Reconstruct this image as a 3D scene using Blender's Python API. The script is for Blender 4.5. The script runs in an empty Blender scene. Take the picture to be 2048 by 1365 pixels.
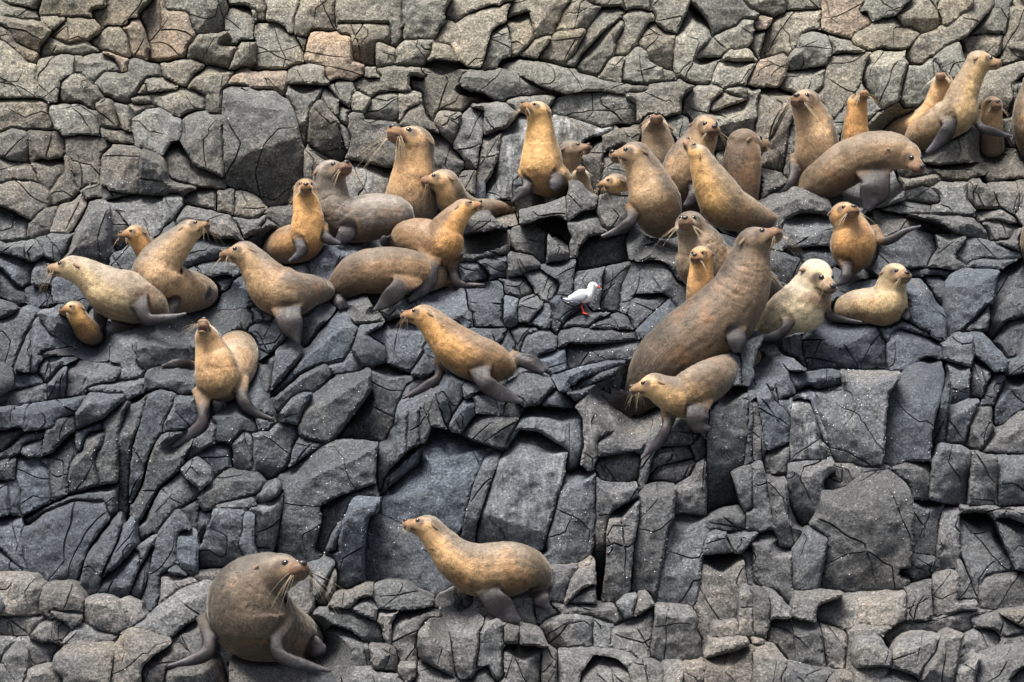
import bpy, math, random
import numpy as np
from mathutils import Vector, Matrix
from mathutils.geometry import delaunay_2d_cdt
from mathutils.bvhtree import BVHTree

# ---------------------------------------------------------------- camera, sky, sun, exposure
SC = bpy.context.scene
COL = SC.collection
DIST, PPM, ZC = 38.0, 220.0, 3.2          # camera 41 m from the middle of the slope
W41 = 2048 / PPM
cam_d = bpy.data.cameras.new('camera'); cam = bpy.data.objects.new('camera', cam_d); COL.objects.link(cam)
cam.location = (0, -DIST, ZC); cam.rotation_euler = (math.radians(90), 0, 0)
cam_d.sensor_width = 36.0; cam_d.lens = 36.0 * (DIST + 3.0) / W41
cam_d.clip_start = 1.0; cam_d.clip_end = 20000.0
SC.camera = cam

SUN_EL, SUN_AZ = math.radians(72), math.radians(-40)     # azimuth measured from the camera side, minus = from the left
sun_dir = Vector((math.cos(SUN_EL) * math.sin(SUN_AZ), -math.cos(SUN_EL) * math.cos(SUN_AZ), math.sin(SUN_EL)))
world = bpy.data.worlds.new('World'); SC.world = world; world.use_nodes = True
wn = world.node_tree; wn.nodes.clear()
sky = wn.nodes.new('ShaderNodeTexSky'); sky.sky_type = 'NISHITA'; sky.sun_disc = False
sky.sun_elevation = SUN_EL
sky.sun_rotation = math.atan2(sun_dir.x, sun_dir.y)
sky.dust_density = 6.0; sky.air_density = 1.0; sky.ozone_density = 1.0
hs = wn.nodes.new('ShaderNodeHueSaturation'); hs.inputs['Saturation'].default_value = 0.65
bg = wn.nodes.new('ShaderNodeBackground'); bg.inputs['Strength'].default_value = 0.085
wo = wn.nodes.new('ShaderNodeOutputWorld')
wn.links.new(sky.outputs[0], hs.inputs['Color']); wn.links.new(hs.outputs[0], bg.inputs['Color']); wn.links.new(bg.outputs[0], wo.inputs['Surface'])
sun_d = bpy.data.lights.new('sun', 'SUN'); sun_d.energy = 3.4; sun_d.angle = math.radians(30); sun_d.color = (1.0, 0.95, 0.87)
sun = bpy.data.objects.new('sun', sun_d); COL.objects.link(sun)
sun.rotation_euler = (-sun_dir).to_track_quat('-Z', 'Y').to_euler()
SC.view_settings.view_transform = 'Standard'; SC.view_settings.look = 'None'
SC.view_settings.exposure = 1.3; SC.view_settings.gamma = 1.0; SC.view_settings.use_curve_mapping = False
SC.render.film_transparent = False

rng = random.Random(11)
nrng = np.random.default_rng(11)

# ---------------------------------------------------------------- helpers
def S(Y): return (DIST + Y) / (DIST + 3.0) / PPM           # metres per photo pixel at depth Y
def at(px, py, Y):
    s = S(Y); return Vector(((px - 1024) * s, Y, ZC + (682.5 - py) * s))
PROF = [(-500, 9.0), (-60, 6.6), (0, 6.2), (120, 5.3), (200, 4.8), (400, 4.1), (480, 3.5), (620, 2.7), (700, 2.2), (850, 1.6), (1130, 1.05), (1210, 0.55), (1365, 0.0), (1800, -1.6)]
PX_, PY_ = np.array([p[0] for p in PROF], float), np.array([p[1] for p in PROF], float)
def prof(py): return float(np.interp(py, PX_, PY_))
def pix(x, y, z):
    s = (DIST + y) / (DIST + 3.0) / PPM
    return 1024 + x / s, 682.5 - (z - ZC) / s

def vnoise(P, seed=0):
    P = np.asarray(P, float); i = np.floor(P).astype(np.int64); f = P - i; f = f * f * f * (f * (f * 6 - 15) + 10)
    def h(ix, iy, iz):
        n = (ix * 374761393 + iy * 668265263 + iz * 1274126177 + seed * 974711) & 0xffffffff
        n = ((n ^ (n >> 13)) * 1103515245) & 0xffffffff; n = ((n ^ (n >> 16)) * 2654435761) & 0xffffffff
        return ((n ^ (n >> 15)) & 0xffff) / 32767.5 - 1.0
    x, y, z = i[:, 0], i[:, 1], i[:, 2]; u, v, w = f[:, 0], f[:, 1], f[:, 2]
    r = 0
    for dx in (0, 1):
        for dy in (0, 1):
            for dz in (0, 1):
                r = r + h(x + dx, y + dy, z + dz) * (u if dx else 1 - u) * (v if dy else 1 - v) * (w if dz else 1 - w)
    return r
def fbm(P, oct=3, seed=0):
    r, a, s = 0, 1.0, 1.0
    for k in range(oct):
        r = r + a * vnoise(np.asarray(P) * s, seed + 17 * k); a *= 0.5; s *= 2.03
    return r
def sstep(a, b, x):
    t = np.clip((x - a) / (b - a), 0, 1); return t * t * (3 - 2 * t)

def link(name, me, mat, parent=None, loc=None):
    o = bpy.data.objects.new(name, me); COL.objects.link(o)
    if mat and not me.materials: me.materials.append(mat)
    if parent: o.parent = parent
    if loc is not None: o.location = loc
    return o
def tag(o, label=None, cat=None, group=None, kind=None):
    for k, v in (('label', label), ('category', cat), ('group', group), ('kind', kind)):
        if v: o[k] = v
    return o

# ---------------------------------------------------------------- materials
def new_mat(name):
    m = bpy.data.materials.new(name); m.use_nodes = True
    nt = m.node_tree; return m, nt, nt.nodes['Principled BSDF']
def N(nt, t, **kw):
    n = nt.nodes.new(t)
    for k, v in kw.items():
        if k in n.inputs: n.inputs[k].default_value = v
        else: setattr(n, k, v)
    return n
def ramp(nt, src, stops):
    r = nt.nodes.new('ShaderNodeValToRGB'); el = r.color_ramp.elements
    el[0].position, el[0].color = stops[0][0], stops[0][1]; el[1].position, el[1].color = stops[-1][0], stops[-1][1]
    for p, c in stops[1:-1]:
        e = el.new(p); e.color = c
    nt.links.new(src, r.inputs['Fac']); return r
def g(v): return (v, v, v, 1)

def rock_material(name, streak=0.0):
    m, nt, b = new_mat(name); L = nt.links.new
    geo = N(nt, 'ShaderNodeNewGeometry'); oi = N(nt, 'ShaderNodeObjectInfo')
    n1 = N(nt, 'ShaderNodeTexNoise', Scale=2.2, Detail=6.0, Roughness=0.6); L(geo.outputs['Position'], n1.inputs['Vector'])
    n2 = N(nt, 'ShaderNodeTexNoise', Scale=16.0, Detail=7.0, Roughness=0.7); L(geo.outputs['Position'], n2.inputs['Vector'])
    n3 = N(nt, 'ShaderNodeTexNoise', Scale=46.0, Detail=6.0, Roughness=0.8); L(geo.outputs['Position'], n3.inputs['Vector'])
    r1 = ramp(nt, n1.outputs['Fac'], [(0.3, g(0.72)), (0.7, g(1.28))])
    r2 = ramp(nt, n2.outputs['Fac'], [(0.28, g(0.55)), (0.5, g(1.0)), (0.72, g(1.5))])
    r3 = ramp(nt, n3.outputs['Fac'], [(0.32, g(0.22)), (0.5, g(0.95)), (0.68, g(2.5))])
    def mul(a, c):
        x = N(nt, 'ShaderNodeMix', data_type='RGBA', blend_type='MULTIPLY'); x.inputs['Factor'].default_value = 1.0
        L(a, x.inputs['A']); L(c, x.inputs['B']); return x.outputs['Result']
    c = mul(mul(mul(oi.outputs['Color'], r1.outputs[0]), r2.outputs[0]), r3.outputs[0])
    # ochre and lichen staining in broad patches
    n4 = N(nt, 'ShaderNodeTexNoise', Scale=1.1, Detail=5.0, Roughness=0.65); L(geo.outputs['Position'], n4.inputs['Vector'])
    r4 = ramp(nt, n4.outputs['Fac'], [(0.5, g(0)), (0.72, g(0.5))])
    st = N(nt, 'ShaderNodeMix', data_type='RGBA', blend_type='MULTIPLY'); L(r4.outputs[0], st.inputs['Factor']); L(c, st.inputs['A'])
    st.inputs['B'].default_value = (1.35, 1.12, 0.82, 1); c = st.outputs['Result']
    if streak:
        mp = N(nt, 'ShaderNodeMapping'); mp.inputs['Scale'].default_value = (7.0, 3.0, 1.6); L(geo.outputs['Position'], mp.inputs['Vector'])
        n5 = N(nt, 'ShaderNodeTexNoise', Scale=1.6, Detail=8.0, Roughness=0.7); L(mp.outputs[0], n5.inputs['Vector'])
        r5 = ramp(nt, n5.outputs['Fac'], [(0.5, g(0)), (0.64, g(streak))])
        w = N(nt, 'ShaderNodeMix', data_type='RGBA'); L(r5.outputs[0], w.inputs['Factor']); L(c, w.inputs['A']); w.inputs['B'].default_value = (0.58, 0.60, 0.62, 1)
        c = w.outputs['Result']
    L(c, b.inputs['Base Color'])
    rf = ramp(nt, n4.outputs['Fac'], [(0.35, g(0.58)), (0.6, g(0.9))]); L(rf.outputs[0], b.inputs['Roughness']); b.inputs['Specular IOR Level'].default_value = 0.35
    vo = N(nt, 'ShaderNodeTexVoronoi', Scale=38.0); L(geo.outputs['Position'], vo.inputs['Vector'])
    bp1 = N(nt, 'ShaderNodeBump', Strength=0.8, Distance=0.04); L(n2.outputs['Fac'], bp1.inputs['Height'])
    bp2 = N(nt, 'ShaderNodeBump', Strength=0.8, Distance=0.018); L(n3.outputs['Fac'], bp2.inputs['Height']); L(bp1.outputs[0], bp2.inputs['Normal'])
    bp3 = N(nt, 'ShaderNodeBump', Strength=0.25, Distance=0.01); L(vo.outputs['Distance'], bp3.inputs['Height']); L(bp2.outputs[0], bp3.inputs['Normal'])
    L(bp3.outputs[0], b.inputs['Normal'])
    return m
M_ROCK = rock_material('basalt'); M_GUANO = rock_material('basalt_with_guano', 0.55); M_GUANO_FAINT = rock_material('basalt_with_faint_guano', 0.2)

def fur_material():
    m, nt, b = new_mat('seal_fur'); L = nt.links.new
    at_ = N(nt, 'ShaderNodeAttribute', attribute_name='col'); geo = N(nt, 'ShaderNodeTexCoord')
    n1 = N(nt, 'ShaderNodeTexNoise', Scale=9.0, Detail=6.0, Roughness=0.65); L(geo.outputs['Object'], n1.inputs['Vector'])
    fl = N(nt, 'ShaderNodeAttribute', attribute_name='flow')
    n2 = N(nt, 'ShaderNodeTexNoise', Scale=52.0, Detail=6.0, Roughness=0.75); L(fl.outputs['Vector'], n2.inputs['Vector'])
    r1 = ramp(nt, n1.outputs['Fac'], [(0.3, g(0.68)), (0.7, g(1.3))]); r2 = ramp(nt, n2.outputs['Fac'], [(0.3, g(0.55)), (0.5, g(0.95)), (0.7, g(1.5))])
    x = N(nt, 'ShaderNodeMix', data_type='RGBA', blend_type='MULTIPLY'); x.inputs['Factor'].default_value = 1; L(at_.outputs['Color'], x.inputs['A']); L(r1.outputs[0], x.inputs['B'])
    y = N(nt, 'ShaderNodeMix', data_type='RGBA', blend_type='MULTIPLY'); y.inputs['Factor'].default_value = 1; L(x.outputs['Result'], y.inputs['A']); L(r2.outputs[0], y.inputs['B'])
    L(y.outputs['Result'], b.inputs['Base Color'])
    rr = N(nt, 'ShaderNodeMapRange'); L(at_.outputs['Alpha'], rr.inputs['Value']); rr.inputs['To Min'].default_value = 0.38; rr.inputs['To Max'].default_value = 0.58
    L(rr.outputs[0], b.inputs['Roughness'])
    b.inputs['Specular IOR Level'].default_value = 0.28
    sw = N(nt, 'ShaderNodeMapRange'); L(at_.outputs['Alpha'], sw.inputs['Value']); sw.inputs['From Min'].default_value = 0.3; sw.inputs['To Min'].default_value = 0.0; sw.inputs['To Max'].default_value = 0.5; L(sw.outputs[0], b.inputs['Sheen Weight']); b.inputs['Sheen Roughness'].default_value = 0.3; b.inputs['Sheen Tint'].default_value = (1, 0.93, 0.82, 1)
    bp = N(nt, 'ShaderNodeBump', Strength=0.5, Distance=0.012); L(n2.outputs['Fac'], bp.inputs['Height'])
    bp2 = N(nt, 'ShaderNodeBump', Strength=0.25, Distance=0.02); L(n1.outputs['Fac'], bp2.inputs['Height']); L(bp.outputs[0], bp2.inputs['Normal'])
    L(bp2.outputs[0], b.inputs['Normal'])
    return m
def plain(name, col, rough=0.6, noise=0.0, spec=0.4):
    m, nt, b = new_mat(name); L = nt.links.new
    b.inputs['Roughness'].default_value = rough; b.inputs['Specular IOR Level'].default_value = spec
    n = N(nt, 'ShaderNodeTexNoise', Scale=60.0, Detail=3.0); tc = N(nt, 'ShaderNodeTexCoord'); L(tc.outputs['Object'], n.inputs['Vector'])
    lo = tuple(c * (1 - noise) for c in col) + (1,); hi = tuple(min(1, c * (1 + noise)) for c in col) + (1,)
    r = ramp(nt, n.outputs['Fac'], [(0.3, lo), (0.7, hi)]); L(r.outputs[0], b.inputs['Base Color'])
    return m
M_FUR = fur_material()
def hair_material():
    m, nt, b = new_mat('seal_guard_hair'); at_ = N(nt, 'ShaderNodeAttribute', attribute_name='col'); nt.links.new(at_.outputs['Color'], b.inputs['Base Color'])
    b.inputs['Roughness'].default_value = 0.5; b.inputs['Specular IOR Level'].default_value = 0.3; return m
M_HAIR = hair_material()
M_EYE = plain('seal_eye', (0.008, 0.007, 0.007), 0.04, 0.1, 0.7)
M_NOSE = plain('seal_nose', (0.03, 0.026, 0.026), 0.32, 0.3, 0.5)
M_EAR = plain('seal_ear', (0.16, 0.10, 0.06), 0.7, 0.3)
M_WHISK = plain('seal_whisker', (0.52, 0.41, 0.28), 0.45, 0.2)
M_MOUTH = plain('seal_mouth', (0.42, 0.14, 0.11), 0.35, 0.25)
M_DARKMOUTH = plain('seal_dark_mouth', (0.06, 0.022, 0.018), 0.4, 0.3)
M_WHITE = plain('gull_white', (0.80, 0.81, 0.82), 0.6, 0.05)
M_GREY = plain('gull_grey', (0.42, 0.45, 0.49), 0.6, 0.1)
M_BLACK = plain('gull_black', (0.02, 0.02, 0.022), 0.5, 0.2)
M_RED = plain('gull_red', (0.68, 0.055, 0.03), 0.4, 0.2)
M_BARN = plain('barnacle_white', (0.68, 0.69, 0.70), 0.6, 0.15)
def sea_material():
    m, nt, b = new_mat('sea_water'); L = nt.links.new
    b.inputs['Base Color'].default_value = (0.02, 0.045, 0.05, 1); b.inputs['Roughness'].default_value = 0.12
    n = N(nt, 'ShaderNodeTexNoise', Scale=0.8, Detail=6.0); tc = N(nt, 'ShaderNodeNewGeometry'); L(tc.outputs['Position'], n.inputs['Vector'])
    bp = N(nt, 'ShaderNodeBump', Strength=0.6, Distance=0.4); L(n.outputs['Fac'], bp.inputs['Height']); L(bp.outputs[0], b.inputs['Normal'])
    return m
M_SEA = sea_material()
# ---------------------------------------------------------------- the seals: pose of every animal
# spine: (px, py, depth offset m, radius px) from rump to neck; head: (px, py, dy, skull radius px, yaw, pitch[, roll]) yaw 0 = towards the viewer, + = right
# flippers: lists of (px, py, dy, half width px, half depth m); fur: back, chest colours
TAN = ((0.20, 0.150, 0.105), (0.47, 0.29, 0.145)); GOLD = ((0.27, 0.165, 0.088), (0.55, 0.30, 0.115)); BROWN = ((0.16, 0.11, 0.072), (0.25, 0.155, 0.085))
GREY = ((0.130, 0.106, 0.084), (0.235, 0.168, 0.108)); SILVER = ((0.27, 0.24, 0.21), (0.17, 0.14, 0.115)); CREAM = ((0.60, 0.50, 0.37), (0.66, 0.53, 0.34)); DUN = ((0.165, 0.125, 0.090), (0.40, 0.265, 0.148))
SEALS = [
 dict(base=1338, wk=1.35, fur=((0.105,0.088,0.073),(0.155,0.115,0.082)), bull=1, cat='seal', name='fur_seal', label='huge grey-brown bull seal with thick neck on the low rocks, rust-coloured whiskered muzzle',
  spine=[(630,1290,.75,18),(606,1278,.55,42),(560,1262,.3,64),(508,1240,.05,82),(500,1206,0,87),(513,1174,-.05,74),(536,1153,-.08,52)], head=(560,1146,-.11,41,42,14),
  flip=[[(420,1235,.0,22,.07),(419,1278,-.1,14,.06),(412,1308,-.16,11,.06),(380,1322,-.18,8,.07),(334,1333,-.2,4,.04)],[(566,1225,-.12,24,.08),(553,1280,-.22,14,.06),(562,1313,-.28,11,.06),(608,1330,-.3,9,.07),(664,1343,-.3,4,.04)],[(596,1275,.5,16,.06),(625,1293,.35,15,.05),(652,1300,.3,9,.03)]]),
 dict(base=1205, fur=TAN, cat='seal', name='fur_seal', label='slender tan seal walking left alone above the low boulders, neck stretched forward',
  spine=[(1080,1178,.1,15),(1070,1150,.05,38),(1030,1138,0,54),(962,1141,0,55),(914,1120,-.02,44),(884,1088,-.02,33)], head=(856,1056,-.02,27,-76,16),
  flip=[[(962,1150,-.12,28,.07),(985,1196,-.2,20,.05),(1012,1225,-.22,17,.035),(1040,1245,-.22,7,.025)],[(1076,1175,.0,16,.06),(1083,1198,-.05,12,.05),(1098,1218,-.08,6,.03)],[(925,1170,.18,16,.06),(935,1200,.15,10,.05),(925,1212,.15,7,.05)]]),
 dict(base=652, wk=1.6, fur=((0.33,0.26,0.18),(0.47,0.35,0.20)), cat='seal', name='fur_seal', label='pale tan seal leaning out to the left with long drooping whiskers',
  spine=[(334,630,.05,10),(305,611,.02,36),(262,597,0,52),(222,584,0,50),(190,560,0,38),(168,546,0,31)], head=(146,537,0,27,-84,4),
  flip=[[(268,578,-.14,22,.06),(283,615,-.22,15,.05),(296,640,-.26,10,.05),(335,637,-.27,7,.06),(374,627,-.26,3,.04)],[(205,618,.08,15,.06),(198,648,.06,12,.05),(180,662,.04,8,.05),(153,675,.04,4,.04)],[(300,638,.1,12,.05),(240,653,.0,11,.04),(213,661,-.02,6,.03)]]),
 dict(base=676, fur=GOLD, cat='seal pup', name='seal_pup', label='small pup peering out below the long-whiskered leaning seal, at far left',
  spine=[(190,675,.35,18),(176,662,.15,24),(161,643,.05,21)], head=(148,621,.02,20,-38,6), flip=[]),
 dict(base=628, fur=DUN, cat='seal', name='fur_seal', label='seal with neck stretched up to the right, standing behind the pale leaning one',
  spine=[(424,594,.7,12),(412,588,.6,28),(388,584,.4,40),(352,580,.2,48),(316,558,.02,54),(320,526,0,45),(346,496,0,35)], head=(378,463,0,25,66,24),
  flip=[[(348,578,.04,16,.06),(344,608,-.06,10,.05),(341,632,-.1,7,.05)],[(398,570,.4,10,.05),(412,590,.3,8,.04)]]),
 dict(base=545, fur=GOLD, cat='seal pup', name='seal_pup', label='young seal head and shoulders showing over the back of the up-stretched left seal',
  spine=[(325,552,.25,22),(303,518,.08,25),(287,493,.03,22)], head=(272,470,0,21,-48,4), flip=[]),
 dict(base=645, fur=DUN, cat='seal', name='fur_seal', label='dun seal facing left with a dark tucked fore flipper, left of the two piled seals',
  spine=[(658,582,.35,18),(622,582,.12,33),(582,588,0,49),(546,575,0,50),(523,548,0,40),(507,526,0,32)], head=(489,508,0,27,-62,4),
  flip=[[(572,598,-.15,30,.07),(578,638,-.24,22,.05),(590,668,-.27,12,.04),(598,690,-.27,5,.03)],[(534,612,.05,12,.05),(537,642,.0,8,.05)]]),
 dict(base=800, fur=TAN, cat='seal', name='fur_seal', label='seal yawning straight up at the viewer, fore flippers braced on the steep slabs',
  spine=[(472,688,.8,26),(474,700,.65,42),(466,728,.35,48),(440,758,.05,48),(432,732,0,44),(423,704,0,35)], head=(414,678,-.03,25,-12,58), mouth='yawn',
  flip=[[(406,780,-.06,18,.06),(404,825,-.14,11,.05),(402,850,-.18,10,.05),(375,874,-.2,8,.05),(343,896,-.2,4,.03)],[(478,760,-.02,16,.06),(486,800,-.08,11,.05),(508,824,-.1,7,.05),(550,840,-.1,3,.03)],[(490,712,.55,12,.05),(510,737,.45,8,.04)],[(395,735,.4,10,.05),(357,728,.35,7,.05),(322,733,.35,3,.04)]]),
 dict(base=522, fur=GOLD, cat='seal', name='fur_seal', label='golden seal sitting upright face-on in front of the grey bull',
  spine=[(540,505,.5,18),(566,493,.3,36),(608,480,.06,40),(616,446,0,34),(613,412,0,28)], head=(611,380,-.02,24,4,10),
  flip=[[(594,455,-.06,13,.06),(600,490,-.14,10,.05),(602,505,-.17,8,.05),(577,525,-.19,4,.04)],[(643,452,-.04,11,.06),(655,478,-.08,7,.05),(682,488,-.1,4,.04)]]),
 dict(base=484, fur=SILVER, bull=1, cat='seal', name='fur_seal', label='silver-grey necked bull with brown hindquarters, dozing with its chin raised', yo=.1,
  spine=[(822,444,.1,14),(798,433,.08,38),(752,433,.05,47),(702,440,0,46),(672,420,-.02,41),(661,385,0,36)], head=(660,350,-.02,31,42,22),
  flip=[[(700,440,-.15,17,.06),(692,468,-.2,12,.05),(674,486,-.22,8,.05)]]),
 dict(base=440, wk=1.3, fur=TAN, cat='seal', name='fur_seal', label='tall tan bull sitting bolt upright with its nose raised to the left',
  spine=[(824,448,.1,50),(821,408,.03,53),(825,366,0,48),(829,328,0,41)], head=(830,287,-.02,36,-50,26), flip=[], yo=.35),
 dict(base=420, fur=TAN, cat='seal', name='fur_seal', label='seal looking left from behind a boulder, just below the tall upright bull',
  spine=[(1028,420,.35,6),(990,416,.3,17),(945,420,.2,25),(910,405,.08,33),(900,383,0,29)], head=(888,363,-.03,26,-72,7), flip=[], yo=.12),
 dict(base=540, fur=GOLD, cat='seal', name='fur_seal', label='golden seal climbing over a brown one, head raised to the right',
  spine=[(796,496,.35,14),(812,480,.3,36),(845,480,.15,43),(882,490,0,43),(893,461,0,36),(909,438,0,28)], head=(926,419,0,22,72,20), yo=-.05,
  flip=[[(862,495,-.12,22,.07),(859,545,-.2,15,.05),(848,572,-.24,13,.04),(818,604,-.26,6,.03)],[(906,512,0,14,.06),(908,552,-.05,9,.05),(922,569,-.08,6,.05),(971,570,-.1,3,.04)],[(797,490,.3,10,.04),(772,482,.28,9,.03),(765,472,.27,4,.02)]]),
 dict(base=588, fur=BROWN, cat='seal', name='fur_seal', label='dark brown seal lying curled under the climbing golden one, grey flippers spread below', yo=.02,
  spine=[(655,590,.05,9),(682,570,.02,30),(722,546,0,43),(776,541,0,47),(826,546,.08,45),(868,552,.25,30)], head=(888,556,.32,20,58,-12),
  flip=[[(664,585,-.04,12,.05),(676,603,-.1,8,.03),(681,620,-.12,5,.02)],[(666,586,-.03,10,.05),(682,604,-.08,7,.03),(692,617,-.1,5,.02)],[(820,550,-.15,26,.07),(796,580,-.25,16,.045),(770,605,-.28,11,.03),(746,623,-.28,4,.02)]]),
 dict(base=757, fur=GOLD, cat='seal', name='fur_seal', label='golden-brown seal in the centre, propped on spread flippers and facing left',
  spine=[(1018,738,.1,22),(988,728,.05,41),(946,715,0,47),(912,694,0,45),(884,667,0,36),(866,648,0,30)], head=(849,633,0,25,-78,9),
  flip=[[(955,712,-.12,24,.07),(966,758,-.22,17,.05),(985,778,-.25,14,.04),(1015,793,-.26,11,.03),(1046,805,-.26,5,.02)],[(882,718,.05,12,.05),(876,755,0,8,.05),(850,774,-.03,7,.05),(804,798,-.03,3,.04)],[(1022,715,.1,13,.05),(1060,722,.1,9,.03),(1097,741,.1,5,.02)],[(1022,718,.08,11,.05),(1058,731,.07,7,.025),(1088,747,.07,4,.02)]]),
 dict(base=388, fur=((0.40,0.25,0.12),(0.54,0.32,0.125)), cat='seal', name='fur_seal', label='bright golden seal sitting upright beside the white-streaked rock, nose up',
  spine=[(1135,385,.35,14),(1115,366,.16,33),(1086,345,0,44),(1083,312,0,41),(1081,280,0,33),(1080,250,0,27)], head=(1077,226,-.02,24,-52,24), yo=-.05,
  flip=[[(1052,338,-.05,14,.06),(1055,372,-.13,9,.05),(1045,388,-.16,7,.05),(1023,405,-.16,3,.04)],[(1117,340,-.14,14,.06),(1113,365,-.22,10,.05),(1105,381,-.24,8,.05)]]),
 dict(base=380, fur=GREY, cat='seal', name='fur_seal', label='brown seal head looking right from just behind the bright golden one', yo=.3,
  spine=[(1142,392,.2,27),(1138,350,.08,27),(1138,324,.02,25)], head=(1142,302,-.02,23,62,14), flip=[]),
 dict(base=412, fur=GREY, cat='seal pup', name='seal_pup', label='small grey pup with upturned face between the golden seal and the left-facing heads', yo=.1,
  spine=[(1170,425,.12,22),(1168,393,.03,21),(1164,370,0,18)], head=(1161,354,-.02,18,0,36), flip=[]),
 dict(base=468, fur=TAN, cat='seal', name='fur_seal', label='pale-cheeked seal half hidden behind a big left-facing one, whiskered face to the left', yo=.12,
  spine=[(1210,472,.1,6),(1228,452,.15,20),(1252,422,.2,32),(1256,390,.12,27)], head=(1231,367,0,21,-66,0), flip=[]),
 dict(base=474, fur=DUN, cat='seal', name='fur_seal', label='large dun seal sitting upright facing left, one flipper trailing over the block below', yo=-.12,
  spine=[(1345,458,.3,22),(1322,434,.1,46),(1309,400,0,52),(1296,364,0,44),(1284,335,0,36)], head=(1270,311,-.02,29,-62,4),
  flip=[[(1266,412,-.1,13,.06),(1262,442,-.18,10,.05),(1238,460,-.2,7,.05),(1202,474,-.2,4,.05)]]),
 dict(base=350, fur=GREY, cat='seal', name='fur_seal', label='grey seal facing the viewer with chin up, behind the large dun one', yo=.35,
  spine=[(1322,370,.12,44),(1319,318,.03,40),(1314,282,0,32)], head=(1309,254,-.03,26,4,28), flip=[]),
 dict(base=408, fur=DUN, cat='seal', name='fur_seal', label='seal barking at the viewer with its pink mouth open', mouth='open', yo=.12,
  spine=[(1378,410,.25,34),(1366,370,.08,45),(1374,328,.02,45),(1397,288,0,36)], head=(1411,256,-.04,28,18,-2),
  flip=[[(1386,358,-.12,15,.06),(1392,390,-.18,11,.05),(1368,414,-.2,5,.04)]]),
 dict(base=455, fur=((0.27,0.20,0.125),(0.40,0.24,0.095)), cat='seal', name='fur_seal', label='seal seen from its side pointing its snout to the sky, ochre flank', yo=-.15,
  spine=[(1548,440,.25,14),(1498,430,.1,34),(1452,412,.02,47),(1430,378,0,43),(1413,344,0,33)], head=(1399,312,0,23,-108,52), flip=[]),
 dict(base=410, fur=BROWN, cat='seal', name='fur_seal', label='brown seal with its face turned away to the right, behind the sky-pointing one', yo=.1,
  spine=[(1476,430,.1,38),(1478,385,.03,41),(1482,342,0,41),(1486,308,0,37)], head=(1488,286,.02,30,118,2), flip=[]),
 dict(base=600, fur=GREY, bull=1, cat='seal', name='fur_seal', label='grizzled grey bull facing the viewer behind the small orange pup', yo=.0,
  spine=[(1562,590,.5,14),(1525,572,.42,36),(1465,555,.22,54),(1412,530,.05,58),(1402,497,.0,50),(1390,470,-.02,38)], head=(1381,452,-.06,31,-14,12), flip=[]),
 dict(base=620, fur=GOLD, cat='seal pup', name='seal_pup', label='small orange pup sitting upright between the grizzled bull and the giant bull', yo=-.3,
  spine=[(1402,640,.06,30),(1400,592,0,28),(1402,560,0,27),(1403,535,0,24)], head=(1402,514,-.02,23,-20,2), flip=[]),
 dict(base=800, wk=1.3, fur=((0.110,0.082,0.060),(0.19,0.132,0.086)), bull=1, cat='seal', name='fur_seal', label='giant brown bull, the largest animal, reared up diagonally with nose to the upper right', yo=.25,
  spine=[(1272,822,.1,14),(1286,790,.08,40),(1322,738,.05,64),(1376,690,.02,72),(1434,642,0,70),(1474,594,0,62),(1492,548,0,52),(1501,512,0,41)], head=(1507,487,-.02,34,62,28),
  flip=[[(1468,640,-.2,24,.07),(1473,680,-.28,13,.05),(1475,706,-.28,9,.05)],[(1264,822,0,14,.05),(1235,808,-.06,9,.03),(1206,786,-.08,5,.02)],[(1262,818,0,12,.05),(1240,797,-.04,8,.03),(1222,777,-.06,4,.02)],[(1262,815,.02,12,.05),(1250,797,0,8,.03),(1240,778,-.02,4,.02)]]),
 dict(base=842, fur=((0.17,0.12,0.08),(0.47,0.30,0.145)), cat='seal', name='fur_seal', label='tan seal crawling down headfirst below the giant bull, facing left', yo=-.1,
  spine=[(1510,712,.75,16),(1460,736,.4,31),(1412,765,.08,43),(1366,793,0,44),(1334,785,-.02,35)], head=(1309,772,-.03,27,-74,-4),
  flip=[[(1340,818,-.03,16,.06),(1333,856,-.1,9,.05),(1318,884,-.12,8,.05),(1281,919,-.12,3,.03)],[(1400,788,-.1,25,.07),(1395,828,-.18,19,.045),(1400,852,-.2,13,.04),(1421,858,-.2,5,.03)]]),
 dict(base=660, fur=CREAM, bel=.2, gain=.72, cat='seal', name='fur_seal', label='whitish cream seal looking down to the right from the top of a block', yo=-.2,
  spine=[(1508,674,.25,10),(1535,655,.16,30),(1574,627,.05,45),(1605,611,0,54),(1622,580,0,45)], head=(1633,550,-.05,32,34,-26),
  flip=[[(1574,608,-.1,16,.06),(1574,650,-.18,11,.05),(1555,670,-.2,8,.05),(1522,677,-.2,5,.06),(1487,682,-.2,3,.04)],[(1644,608,-.05,12,.06),(1660,632,-.1,8,.05),(1690,640,-.12,4,.05),(1725,645,-.12,2,.04)]]),
 dict(base=640, fur=((0.36,0.27,0.17),(0.46,0.33,0.18)), cat='seal', name='fur_seal', label='small tan seal resting on the same block right of the cream one, face half right', yo=.0,
  spine=[(1672,634,.35,12),(1698,618,.22,31),(1738,612,.1,36),(1773,610,0,41),(1781,580,0,33)], head=(1789,552,-.03,27,26,4),
  flip=[[(1806,618,-.05,9,.05),(1817,639,-.08,5,.04)]]),
 dict(base=545, fur=GOLD, cat='seal', name='fur_seal', label='golden-brown seal with one flipper flung out to the right, above the cream one',
  spine=[(1704,540,.25,14),(1706,508,.08,42),(1706,480,0,46),(1699,452,0,36)], head=(1688,431,-.03,28,20,16),
  flip=[[(1688,502,-.06,16,.06),(1694,545,-.14,10,.05),(1688,560,-.16,8,.05),(1668,572,-.16,4,.04)],[(1742,462,0,15,.06),(1765,482,-.02,9,.05),(1785,478,-.03,7,.05),(1812,462,-.02,5,.05),(1843,452,0,2,.04)]]),
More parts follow.
